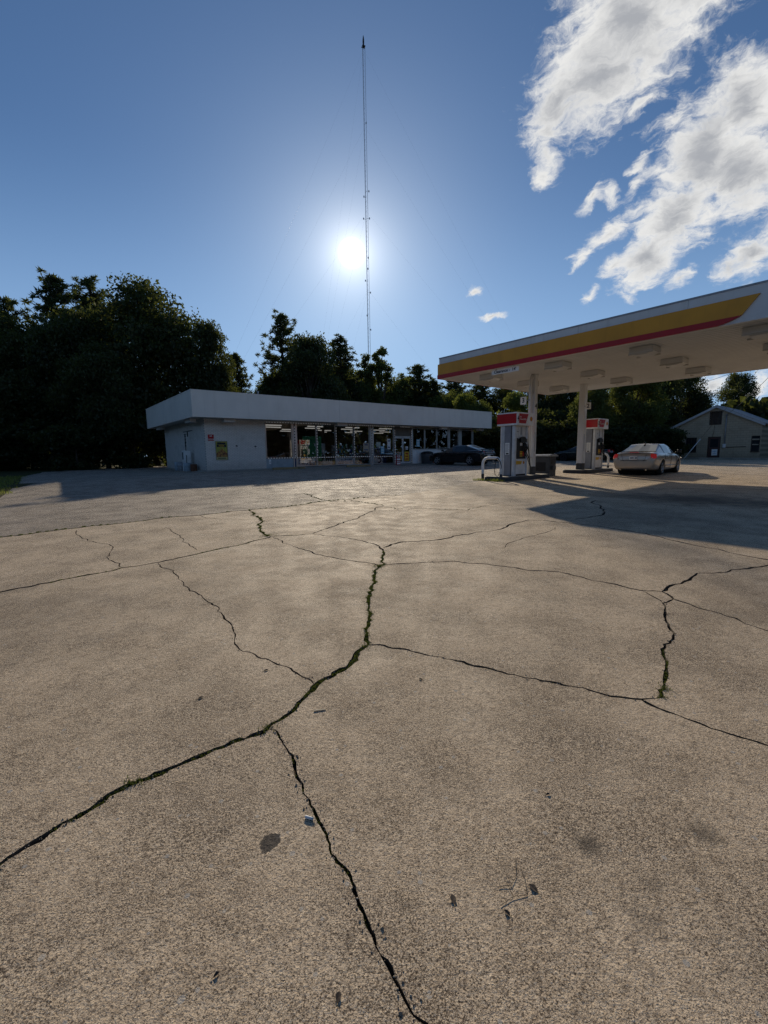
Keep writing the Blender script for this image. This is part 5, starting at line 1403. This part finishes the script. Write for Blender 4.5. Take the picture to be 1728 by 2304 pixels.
fixnormals(m.build('bargeboard', mat('pale_grey_trim', (.40,.42,.44), .5, dirt=.2), ho))
q = MB(); q.box(vx0 - .05, vx0, -.02, .1, vz0 - .05, vz1 + .05); q.box(vx1, vx1 + .05, -.02, .1, vz0 - .05, vz1 + .05); q.box(vx0, vx1, -.02, .1, vz1, vz1 + .05); q.box(vx0, vx1, -.04, .1, vz0 - .05, vz0); q.box(-.07, -.03, .0, .06, vz0, vz1)
M_DKWOOD = mat('dark_weathered_wood', (.06,.045,.035), .8, var=.3, dirt=.3, vscale=6)
vo = q.build('loft_opening', M_DKWOOD, ho)
q = MB()
for k in range(5): q.box(vx0, -.07, .10, .13, vz0 + .05 + k*.22, vz0 + .13 + k*.22)
q.box(vx0, vx1, .16, .18, vz0, vz1); q.build('slats', M_DKWOOD, vo)
q = MB(); q.box(-.5, -.44, -.015, .12, .02, 2.0); q.box(.40, .46, -.015, .12, .02, 2.0); q.box(-.44, .40, -.015, .12, 1.94, 2.0); q.box(-.5, .46, -.12, .1, -.06, .02)
dfr = q.build('door_frame', M_DKWOOD, ho)
q = MB(); q.box(-.44, .40, .05, .09, .02, 1.94); q.box(-.34, .30, .035, .05, .1, .8)
do = q.build('door', mat('dark_red_door', (.055,.022,.020), .5, var=.2), ho)
MB().box(-.32, .28, .04, .046, 1.05, 1.8).build('pane', M_CGL, do)
MB().box(-.16, .27, .026, .032, .30, .86).build('paper_notice', M_PAPER, do)
q = MB(); q.box(-.08, .2, .022, .0255, .62, .72); q.box(-.08, .2, .022, .0255, .42, .5); shatter(q.build('print', M_PALEB, do))
MB().lathe([(.03, 0), (.03, -.03), (0, -.035)], 'y', 10, 0, (-.36, .05, 1.0)).build('handle', M_CHR, do)
for (a, b, z0, z1, nm) in ((-2.25, -1.36, .62, 1.98, 0), (2.62, 3.22, .60, 1.98, 1)):
    q = MB(); f_ = .05; q.box(a, a + f_, .02, .12, z0, z1); q.box(b - f_, b, .02, .12, z0, z1); q.box(a + f_, b - f_, .02, .12, z1 - f_, z1); q.box(a + f_, b - f_, .02, .12, z0, z0 + f_); q.box(a - .03, b + .03, -.05, .1, z0 - .05, z0)
    if nm == 0:
        for k in range(1, 4): q.box(a + (b-a)*k/4 - .01, a + (b-a)*k/4 + .01, .05, .08, z0 + f_, z1 - f_)
    else:
        q.box(a + f_, b - f_, .05, .08, 1.55, 1.62)
    wo = q.build('window', M_DKWOOD, ho)
    MB().box(a + f_, b - f_, .085, .09, z0 + f_, z1 - f_).build('pane', M_CGL, wo)
    if nm == 1:
        q = MB(); q.box(a + f_, b - f_, .06, .078, 1.62, 1.72); q.box(a + .08, b - .1, .06, .078, 1.18, 1.26); q.build('blind', mat('blind_tan', (.35,.31,.24), .8), wo)
q = MB(); q.tube([(.76, -.06, 1.2), (.76, -.06, 3.86)], .045, 8); q.lathe([(.0,.0),(.1,.0),(.07,.1),(0,.12)], c=(.76,-.06,3.86), seg=10); q.box(.70, .74, -.02, 0, 2.4, 2.44)
q.build('service_mast', M_GREY, ho)
MB().bbox(.64, .88, -.14, 0, 1.0, 1.32, .02).build('meter_box', M_LGREY, ho)
MB().tube([(.6, -.05, 1.02), (2.3, -.05, 1.06)], .028, 6).build('wall_pipe', M_DKWOOD, ho)
q = MB(); q.tube([(-.07, -.02, 3.1), (-.10, -.03, 2.5), (-.16, -.03, 2.02)], .012, 5); q.build('cable', M_BLACK, ho)
q = MB(); q.box(-3.1, -2.42, -.5, 0, 2.22, 2.45); q.box(-3.08, -3.03, -.48, -.43, 0, 2.22); q.box(-2.5, -2.45, -.48, -.43, 0, 2.22)
q.build('porch', M_DKWOOD, ho)
# kerb before the house
q = MB(); hp = [can_xy(0,0)]
def hpt(x, y): return (HX + CE[0]*x + CN[0]*y, HY + CE[1]*x + CN[1]*y)
for x in np.arange(-6, 9, 1.5):
    a = hpt(x, -1.2); b = hpt(x + 1.5, -1.2); c = hpt(x + 1.5, -1.05); d = hpt(x, -1.05)
    za, zb_ = gz(*a), gz(*b)
    q.add([(a[0],a[1],za-.06),(b[0],b[1],zb_-.06),(b[0],b[1],zb_+.13),(a[0],a[1],za+.13),(c[0],c[1],zb_+.13),(d[0],d[1],za+.13),(c[0],c[1],zb_-.06),(d[0],d[1],za-.06)], [(0,1,2,3),(3,2,4,5),(5,4,6,7)])
tag(q.build('kerb', M_CONC2), kind='structure')
# ------------------------------------------------------------------ trees
rng = np.random.default_rng(11)
def quads_mesh(name, C, S, Nn, mats, mi=None, aspect=.6):
    """leaf cards: C centres (N,3), S sizes (N,), Nn normals (N,3); each card is a folded leaf-sized diamond"""
    N = len(C); Nn = Nn / (np.linalg.norm(Nn, axis=1, keepdims=True) + 1e-9)
    a = rng.normal(size=(N, 3)); a -= (a * Nn).sum(1, keepdims=True) * Nn; a /= np.linalg.norm(a, axis=1, keepdims=True) + 1e-9
    b = np.cross(Nn, a); s = S[:, None]
    V = np.stack([C - a*s*.5, C + b*s*.5*aspect + Nn*s*.06, C + a*s*.5, C - b*s*.5*aspect + Nn*s*.06], 1).reshape(-1, 3)
    return raw_mesh(name, V, 4, mats, mi)
def raw_mesh(name, V, k, mats, mi=None):
    N = len(V) // k; me = bpy.data.meshes.new(name)
    me.vertices.add(len(V)); me.vertices.foreach_set('co', V.astype(np.float32).ravel())
    me.loops.add(N*k); me.loops.foreach_set('vertex_index', np.arange(N*k, dtype=np.int32))
    me.polygons.add(N); me.polygons.foreach_set('loop_start', np.arange(0, N*k, k, dtype=np.int32))
    if mi is not None: me.polygons.foreach_set('material_index', mi.astype(np.int32))
    for m_ in mats: me.materials.append(m_)
    me.update(calc_edges=True); return me
def rnd_dir(n): 
    d = rng.normal(size=(n, 3)); return d / np.linalg.norm(d, axis=1, keepdims=True)
def deciduous(name, H, R, z0, lobes, nclump, nleaf, size, mats, shape=1.0, lean=.15, seed=0):
    """returns (trunk mesh, crown mesh) for a tree of height H, crown radius R, crown starting at z0"""
    r = np.random.default_rng(seed); C = []; ctr = []
    zc, hz = (H + z0) / 2, (H - z0) / 2
    for i in range(lobes):
        u = r.uniform(-1, 1); rad = math.sqrt(max(0, 1 - u*u)) * (R if u < .2 else R * (1 - (u - .2) * (1 - shape) ))
        an = r.uniform(0, 2*PI); k = r.uniform(.45, .86)
        ctr.append((math.cos(an)*rad*k, math.sin(an)*rad*k, zc + u*hz*.84, r.uniform(.26, .42)*R))
    tb = MB()
    top = Vector((r.normal(0, lean), r.normal(0, lean), H*.82))
    tb.tube([(0,0,-.3), (0,0,.4), tuple(top*.3), tuple(top*.6), tuple(top)], [H*.030, H*.022, H*.017, H*.011, H*.003], 9)
    cl = []
    for x, y, z, lr in ctr:
        t0 = max(.15, min(.75, (z - z0*.3) / H * .75)); p0 = top * t0
        mid = (p0 + Vector((x, y, z))) / 2 + Vector((0, 0, -.05*H*r.uniform(0,1)))
        tb.tube([tuple(p0), tuple(mid), (x, y, z)], [H*.009, H*.006, H*.002], 6)
        d = r.normal(size=(nclump, 3)); d /= np.linalg.norm(d, axis=1, keepdims=True); d[:, 2] *= .8
        rr = lr * r.uniform(.45, 1.12, size=(nclump, 1)) ; cl.append(np.array([x, y, z]) + d * rr)
    cl = np.concatenate(cl); n = len(cl)
    off = r.normal(size=(n, nleaf, 3)) * np.array([.20, .20, .13]) * (R / 3.2)
    P = (cl[:, None, :] + off).reshape(-1, 3)
    out = P - np.array([0, 0, zc]); out /= np.linalg.norm(out, axis=1, keepdims=True) + 1e-9
    Nn = r.normal(size=P.shape) + out * .5 + np.array([0, 0, .35])
    S = size * r.uniform(.6, 1.35, size=len(P))
    me = quads_mesh(name + '_crown', P, S, Nn, mats)
    to = tb.build('trunk', M_BARK); tm = to.data; bpy.data.objects.remove(to)
    return tm, me
def pine(name, H, R, z0, mats, seed=0, whorls=17, tufts=8, needles=30, nl=.42, nw=.05):
    r = np.random.default_rng(seed); tb = MB()
    tb.tube([(0,0,-.3), (0,0,H*.3), (r.normal(0,.1), r.normal(0,.1), H*.65), (r.normal(0,.12), r.normal(0,.12), H*.98)], [H*.02, H*.016, H*.010, H*.003], 8)
    tips = []
    nbr = whorls * 5
    for b in range(nbr):
        f = (b + r.uniform(-.4, .4)) / nbr; f = max(0., min(.985, f)); z = z0 + (H*.97 - z0) * f
        prof = min(1., .45 + f*2.2) * max(.0, 1 - f) ** .46 + .05
        a = b * 2.4 + r.normal(0, .4); L = R * prof * r.uniform(.5, 1.2); up = r.uniform(-.05, .4) + .35*f
        d = Vector((math.cos(a), math.sin(a), up)).normalized(); p0 = Vector((0, 0, z)); p1 = p0 + d*L*.6; p2 = p0 + d*L + Vector((0,0,.14*L))
        tb.tube([tuple(p0), tuple(p1), tuple(p2)], [H*.0035, H*.0025, H*.001], 5)
        k = max(2, int(tufts * L / R + 1.5))
        for t in range(k):
            q = p0.lerp(p2, .3 + .7 * (t + r.uniform(0,1)) / k) + Vector(r.normal(0, .13*L + .06, 3))
            tips.append((q.x, q.y, q.z + .04))
    tips.append((0, 0, H - .3))
    tips = np.array(tips); n = len(tips)
    D = r.normal(size=(n, needles, 3)); D /= np.linalg.norm(D, axis=2, keepdims=True); D[:, :, 2] = D[:, :, 2]*.75 + .35; D /= np.linalg.norm(D, axis=2, keepdims=True)
    L = nl * r.uniform(.6, 1.2, size=(n, needles, 1))
    P0 = np.repeat(tips[:, None, :], needles, 1) + r.normal(0, .05, size=(n, needles, 3)); P1 = P0 + D * L
    W = np.cross(D, r.normal(size=D.shape)); W /= np.linalg.norm(W, axis=2, keepdims=True); W *= nw
    V = np.stack([P0 - W*.6, P0 + D*L*.45 + W, P1, P0 + D*L*.45 - W], 2).reshape(-1, 3)
    me = raw_mesh(name + '_crown', V, 4, mats)
    to = tb.build('trunk', M_BARK); tm = to.data; bpy.data.objects.remove(to)
    return tm, me
PROTO = {
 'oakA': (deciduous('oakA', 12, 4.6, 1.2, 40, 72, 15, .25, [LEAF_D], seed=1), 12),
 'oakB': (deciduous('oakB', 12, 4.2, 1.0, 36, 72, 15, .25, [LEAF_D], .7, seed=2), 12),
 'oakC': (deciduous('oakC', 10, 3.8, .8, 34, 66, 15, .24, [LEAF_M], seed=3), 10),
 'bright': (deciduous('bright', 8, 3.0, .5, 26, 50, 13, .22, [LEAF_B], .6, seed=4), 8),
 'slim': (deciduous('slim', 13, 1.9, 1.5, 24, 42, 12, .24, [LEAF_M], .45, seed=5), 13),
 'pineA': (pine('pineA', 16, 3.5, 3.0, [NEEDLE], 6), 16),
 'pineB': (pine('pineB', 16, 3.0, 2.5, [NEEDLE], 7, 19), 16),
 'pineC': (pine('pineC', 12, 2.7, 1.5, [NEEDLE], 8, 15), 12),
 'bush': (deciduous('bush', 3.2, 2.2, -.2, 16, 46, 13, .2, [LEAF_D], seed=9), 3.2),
}
for k_, ((tm_, cm_), H_) in list(PROTO.items()):
    zz_ = np.empty(len(cm_.vertices)*3, np.float32); cm_.vertices.foreach_get('co', zz_)
    PROTO[k_] = ((tm_, cm_), float(np.sort(zz_[2::3])[-40]))
def tree(kind, x, y, top, label, rz=0., wide=1., group='trees along the back of the lot', name=None, cat='tree'):
    (tm, cm), H = PROTO[kind]; z = gz(x, y) - .05; s = (top - z) / H
    nm = name or ('pine_tree' if kind.startswith('pine') else ('shrub' if kind == 'bush' else 'broadleaf_tree'))
    r = thing(nm, label, cat, (x, y, z), rz, group); wf = wide * (1. if kind.startswith('pine') or kind == 'bush' else .80); r.scale = (s*wf, s*wf, s)
    for n_, me in (('trunk', tm), ('crown', cm)):
        o = bpy.data.objects.new(n_, me); COL.objects.link(o); o.parent = r
    return r
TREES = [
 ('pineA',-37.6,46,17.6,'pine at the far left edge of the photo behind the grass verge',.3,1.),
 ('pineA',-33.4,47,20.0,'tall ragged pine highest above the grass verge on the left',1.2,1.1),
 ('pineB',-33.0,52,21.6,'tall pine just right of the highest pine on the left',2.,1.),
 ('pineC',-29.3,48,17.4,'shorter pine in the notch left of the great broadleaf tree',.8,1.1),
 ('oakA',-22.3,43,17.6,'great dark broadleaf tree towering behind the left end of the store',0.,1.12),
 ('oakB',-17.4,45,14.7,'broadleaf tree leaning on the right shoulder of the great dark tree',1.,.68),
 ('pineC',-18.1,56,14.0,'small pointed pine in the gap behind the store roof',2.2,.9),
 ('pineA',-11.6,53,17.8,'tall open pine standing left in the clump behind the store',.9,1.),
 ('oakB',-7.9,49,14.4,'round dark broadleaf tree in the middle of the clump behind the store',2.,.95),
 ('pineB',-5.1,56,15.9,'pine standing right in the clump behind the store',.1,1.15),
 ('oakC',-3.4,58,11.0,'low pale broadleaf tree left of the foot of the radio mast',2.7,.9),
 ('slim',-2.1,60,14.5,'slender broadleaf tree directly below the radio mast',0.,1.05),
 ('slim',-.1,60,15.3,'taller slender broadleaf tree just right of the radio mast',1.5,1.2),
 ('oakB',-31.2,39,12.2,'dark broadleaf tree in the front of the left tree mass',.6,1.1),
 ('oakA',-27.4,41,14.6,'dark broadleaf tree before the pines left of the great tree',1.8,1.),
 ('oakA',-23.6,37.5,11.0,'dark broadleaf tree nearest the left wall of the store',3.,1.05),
 ('oakC',2.4,62,12.2,'broadleaf tree behind the right half of the store roof',.4,.9),
 ('pineC',5.1,62,13.5,'round topped pine behind the right half of the store roof',1.1,1.25),
 ('pineC',7.0,61,11.2,'small pine left of the canopy corner',2.5,1.2),
 ('pineB',10.3,64,12.2,'pine showing just below the canopy corner',.7,1.5),
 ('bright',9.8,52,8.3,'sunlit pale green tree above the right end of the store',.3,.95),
 ('pineC',13.8,62,11.2,'pine between the canopy corner and the numbered column',1.9,1.5),
 ('bright',13.6,45.5,7.5,'sunlit bright green tree right behind the nearer pump',1.,1.05),
 ('oakC',10.9,50,7.2,'mid green tree above the black saloon',2.2,.9),
 ('oakB',20.0,55,11.0,'dark tree between the two canopy columns',.2,1.0),
 ('oakA',24.6,57,11.6,'dark tree behind the left side of the farther column',2.9,1.),
 ('oakC',20.7,43.5,8.3,'broadleaf tree with sunlit leaves hanging by the farther column',.5,.92),
 ('oakC',25.2,44.5,9.6,'broadleaf tree with scattered sunlit leaves above the silver saloon',1.4,1.1),
 ('oakA',29.3,48,9.9,'dark broad tree between the silver saloon and the block house',2.4,1.05),
 ('oakA',35.5,53,11.0,'dark tree rising left of the block house gable',.9,1.05),
 ('oakB',-29.4,44,15.6,'dark broadleaf tree filling the gap between the left pines and the great tree',.2,1.1),
 ('oakB',-35.5,42,14.6,'dark broadleaf tree under the leftmost pine',1.3,1.1),
 ('oakC',-13.6,55,11.6,'pale broadleaf tree in the dip between the great tree and the clump behind the store',.9,.9),
 ('oakA',-8.9,54,13.4,'dark broadleaf tree filling the back of the clump behind the store',1.9,1.),
 ('oakC',-5.2,60,13.0,'broadleaf tree joining the clump to the trees under the mast',2.6,.9),
 ('oakC',1.2,66,11.8,'broadleaf tree between the slender tree and the round topped pine',.1,1.),
 ('pineC',4.0,70,13.2,'farther pine peeping over the store roof right of the mast',1.4,1.2),
 ('oakC',6.6,66,11.4,'broadleaf tree left of the canopy corner behind the store roof',2.2,1.1),
 ('oakA',11.6,68,11.4,'dark broadleaf tree beyond the canopy corner',3.1,1.1),
 ('oakB',16.8,62,10.4,'dark tree behind the numbered column',1.1,1.1),
 ('oakC',-10.4,58,14.4,'broadleaf tree behind the tall open pine of the clump',1.5,1.15),
 ('oakC',-7.0,62,14.6,'broadleaf tree behind the round tree of the clump',2.9,1.15),
 ('oakC',-3.0,66,13.2,'broadleaf tree behind the foot of the radio mast',.8,1.2),
 ('oakC',8.6,58,9.4,'broadleaf tree over the right half of the store roof',1.8,1.2),
 ('oakB',52.8,66,12.6,'round dark tree standing alone behind the block house roof',1.7,.85),
 ('oakC',58.9,69,8.6,'low tree at the far right edge behind the block house roof',.3,1.),
 ('oakB',46.5,66,9.8,'tree filling the gap behind the block house ridge',2.1,1.),
]
for kind, x, y, top, lab, rz_a, wd_ in TREES: tree(kind, x, y, top, lab, rz_a, wd_)
BUSH = [(-36,36,3.6,'shrub at the far left end of the hedge line'),(-32,36.5,3.9,'shrub right of the leftmost hedge shrub'),(-28,37,4.2,'shrub in the middle of the left hedge line'),(-24.5,35.0,3.6,'shrub nearest the left edge of the pavement'),(-21.5,38.0,4.4,'tall shrub by the left wall of the store'),(-19.5,43.0,5.2,'tall shrub behind the left back corner of the store'),
 (9.2,44.5,3.6,'shrub behind the black saloon at the end of the store'),(12.0,42.5,3.4,'shrub left of the nearer pump under the bright tree'),(15.6,44.2,3.9,'shrub left of the dark car under the trees'),(18.8,43.6,4.0,'shrub behind the dark car under the trees'),(22.6,41.5,3.4,'shrub behind the farther pump'),(25.6,41.0,3.2,'shrub behind the silver saloon'),(26.4,47.0,3.6,'shrub left of the block house porch'),(14.0,48.5,5.0,'tall shrub in the shade behind the bright tree'),(17.5,49.5,5.5,'tall shrub in the shade between the columns'),(23.0,49.0,5.8,'tall shrub in the deep shade behind the farther column')]
for i, (x, y, t_, lab) in enumerate(BUSH): tree('bush', x, y, gz(x,y) + t_, lab, i*1.3, 1.15, 'shrubs below the trees')

# far wood; its unseen rear arc is added to block sky reflections
N = 70000
an = rng.uniform(0, 2*PI, N); dv = np.abs(np.angle(np.exp(1j*(an - PI/2)))); front = dv < .95
tr_ = np.clip((dv - .95)/.35, 0, 1)
rad = rng.uniform(74, 92, N)*(1-tr_) + rng.uniform(48, 62, N)*tr_
hh = np.where(front, 7.0 + 1.5*np.sin(an*17) + .9*np.sin(an*41+1), 11 + 2.5*np.sin(an*13) + 1.5*np.sin(an*31+1))
zz = rng.uniform(0, 1, N)**.8 * hh
P = np.stack([np.cos(an)*rad + 4, np.sin(an)*rad + np.where(front, 0, 4), zz + .6], 1)
me = quads_mesh('woods', P, rng.uniform(.6, 1.5, N), rng.normal(size=(N,3)), [LEAF_D], aspect=.8)
o = bpy.data.objects.new('woods', me); COL.objects.link(o)
tag(o, 'dark wood closing the background behind the trees, with an unseen rear added to block sky', 'wood', kind='stuff')

# ------------------------------------------------------------------ radio mast
MX, MY, MT = -3.35, 120., 101.6
gzm = gz(MX, MY)
r = thing('radio_mast', 'tall thin guyed lattice radio mast rising behind the store beside the sun', 'mast', (MX, MY, gzm), .35)
M_STEEL = mat('galvanised_mast_steel', (.40,.41,.43), .5, metal=.3, var=.1)
q = MB(); legs = [(math.cos(a)*.36, math.sin(a)*.36) for a in (PI/2, PI/2 + 2*PI/3, PI/2 + 4*PI/3)]
HM = MT - gzm - 1.6
for lx, ly in legs: q.tube([(lx, ly, 0), (lx, ly, HM)], .042, 6)
nsec = 84; dz = HM / nsec
for k in range(nsec):
    for i in range(3):
        a, b = legs[i], legs[(i+1) % 3]
        if k % 2: a, b = b, a
        q.tube([(a[0], a[1], k*dz), (b[0], b[1], (k+1)*dz)], .009, 4, caps=False)
q.build('lattice', M_STEEL, r)
q = MB(); q.tube([(0,0,HM), (0,0,HM+.5)], .18, 8); q.lathe([(.18,.4),(.22,.9),(.20,1.5),(.13,2.0),(.05,2.4),(0,2.5)], c=(0,0,HM), seg=12)
q.box(-.4, .4, -.4, .4, HM - .05, HM + .05)
q.build('beacon', M_BLACK, r)
for z_, sx_ in ((67.6,.75),(66.1,-.6),(61.2,.8),(60.9,-.8),(51.7,.25),(49.0,.1),(46.0,-.65),(43.2,.7),(37.4,-.35),(33.9,.6),(83.2,.35)):
    q = MB(); q.tube([(0,0,z_ - gzm), (sx_, 0, z_ - gzm + .1)], .03, 6); q.lathe([(0,-.22),(.12,-.2),(.15,.0),(.12,.22),(0,.25)], c=(sx_, 0, z_ - gzm + .1), seg=8)
    q.build('antenna', M_STEEL, r)
for lev in (.985, .815, .62, .43, .26):
    for i in range(3):
        a = PI/2 + i*2*PI/3 - .35 + .5; L = 56 if lev > .5 else 36
        q = MB(); p0 = Vector((math.cos(a)*.5, math.sin(a)*.5, HM*lev)); p1 = Vector((math.cos(a)*L, math.sin(a)*L, 0))
        pts = [p0.lerp(p1, t) - Vector((0,0,math.sin(PI*t)*1.2)) for t in np.linspace(0, 1, 9)]
        q.tube([tuple(p) for p in pts], .0055, 4)
        q.build('guy_wire', M_STEEL, r)

# ------------------------------------------------------------------ overhead wires
def wire(name, label, cat, p, q_, rad=.014, sag=.3, group=None, guard=None):
    p = Vector(p); q_ = Vector(q_); r = thing(name, label, cat, tuple(p), 0, group); d = q_ - p
    w_ = MB(); w_.tube([tuple(d*t - Vector((0,0,math.sin(PI*t)*sag))) for t in np.linspace(0, 1, 14)], rad, 5)
    w_.build('wire', M_BLACK, r)
    if guard:
        g_ = MB(); g_.tube([tuple(d*0), tuple(d*guard)], .035, 8); g_.build('guard_sleeve', M_LGREY, r)
    return r
sm = (HX + CE[0]*.76 + CN[0]*-.06, HY + CE[1]*.76 + CN[1]*-.06, HZ + 3.9)
wire('service_wire', 'overhead wire running from the block house mast up to the right', 'wire', sm, (26.2, 30.0, 6.32), .016, .12)
wire('overhead_wire', 'thin overhead wire crossing the sky above the trees under the canopy edge', 'wire', (34.0, 60, 7.6), (58.0, 60, 15.6), .022, .5)
wire('overhead_wire', 'thin overhead wire crossing the dark gap between the canopy columns', 'wire', (14.0, 47, 4.62), (21.5, 46, 5.25), .014, .1)
wire('guy_wire', 'slanting guy wire with a pale sleeve before the block house', 'guy wire', (26.48, 38.5, gz(26.48, 38.5)), (33.6, 37.0, 11.0), .012, .0, None, .17)

# ------------------------------------------------------------------ litter on the concrete
random.seed(3)
def leaf(x, y, rz, L, lab):
    r = thing('fallen_leaf', lab, 'leaf', (x, y, gz(x, y) + .0012), rz, 'dead leaves lying on the concrete')
    q = MB(); w_ = L*.28
    pts = [(-L/2,0,.0),(-L*.2,w_*.8,.003),(L*.15,w_,.005),(L/2,0,.002),(L*.15,-w_,.004),(-L*.2,-w_*.8,.004),(0,0,.0005)]
    q.add(pts, [(6,0,1),(6,1,2),(6,2,3),(6,3,4),(6,4,5),(6,5,0)]); q.build('blade', mat('dead_leaf', (.05,.035,.025), .7, var=.4), r)
    MB().tube([(-L*.5,0,.002),(-L*.72,L*.05,.001)], .0012, 4).build('stalk', M_WOOD, r)
for x, y, a, L, lab in ((-1.02,2.22,.9,.036,'curled dead leaf on the faint crack left of the middle'),(-.74,2.51,.5,.034,'dead leaf just above the left branch crack'),(.19,1.13,1.7,.032,'dead leaf left of the two bent twigs'),(.44,1.16,2.2,.034,'dead leaf touching the end of the lower bent twig'),(.34,1.09,2.3,.022,'small dead leaf below the two bent twigs'),(-.13,.90,1.5,.026,'dead leaf left of the crack at the bottom of the photo'),(-.45,.95,.8,.018,'small dark leaf at the lower left beside the wide pale patch'),(.20,2.38,2.6,.028,'dead leaf right of the middle crack junction'),(.62,1.52,.3,.02,'small dead leaf above the two bent twigs')):
    leaf(x, y, a, L, lab)
for k, (pts, lab) in enumerate((([(.335,1.165),(.375,1.17),(.40,1.20),(.415,1.26)],'upper of two bent twigs on the concrete at lower right'),([(.325,1.11),(.37,1.135),(.415,1.14),(.425,1.20),(.42,1.21)],'lower of two bent twigs on the concrete at lower right'))):
    c = pts[0]; r = thing('twig', lab, 'twig', (c[0], c[1], gz(*c) + .0008), 0, 'bent twigs on the concrete')
    q = MB(); q.tube([(p[0]-c[0], p[1]-c[1], .0015 + .002*math.sin(i*1.7)**2) for i, p in enumerate(pts)], .0007, 6); q.build('stem', M_BARK, r)
    q = MB(); p = pts[1]; q.tube([(p[0]-c[0], p[1]-c[1], .006), (p[0]-c[0]-.012, p[1]-c[1]+.05, .01)], .0007, 5); q.build('side_shoot', M_BARK, r)
r = thing('plastic_tube', 'small pale blue and white plastic tube lying beside the front crack', 'litter', (-.292, 1.425, gz(-.29,1.43) + .0056), -.35); r.scale = (.8, .8, .8)
MB().lathe([(0,-.018),(.0065,-.018),(.007,-.015),(.007,.010),(.0055,.013)], 'x', 12).build('tube', M_PAPER, r)
MB().lathe([(.0062,.010),(.0066,.012),(.0066,.022),(0,.023)], 'x', 12).build('cap', mat('pale_cap', (.45,.55,.60), .4), r)
r = thing('wood_chip', 'pale splinter of wood lying right of the wide crack', 'wood chip', (-.35, 2.09, gz(-.35,2.09) + .002), .25)
MB().add([(-.03,-.003,0),(.03,-.005,0),(.034,.002,0),(-.028,.004,0),(-.03,-.003,.004),(.03,-.005,.003),(.034,.002,.004),(-.028,.004,.005)], [(0,3,2,1),(4,5,6,7),(0,1,5,4),(1,2,6,5),(2,3,7,6),(3,0,4,7)]).build('splinter', mat('pale_wood', (.55,.45,.30), .7), r)
wk = MB()
wc = can_xy(2.9, -.25)
for k in range(14):
    x, y = can_xy(2.3 + random.random()*1.5, -.1 - random.random()*.35); blades(wk, x, y, gz(x, y), 40, .07, .10*random.uniform(.5,1.2), .010, .8)
tag(wk.build('island_weeds', GRASSM), 'tuft of weeds at the foot of the hoop guard before the nearer pump', 'weeds', kind='stuff')
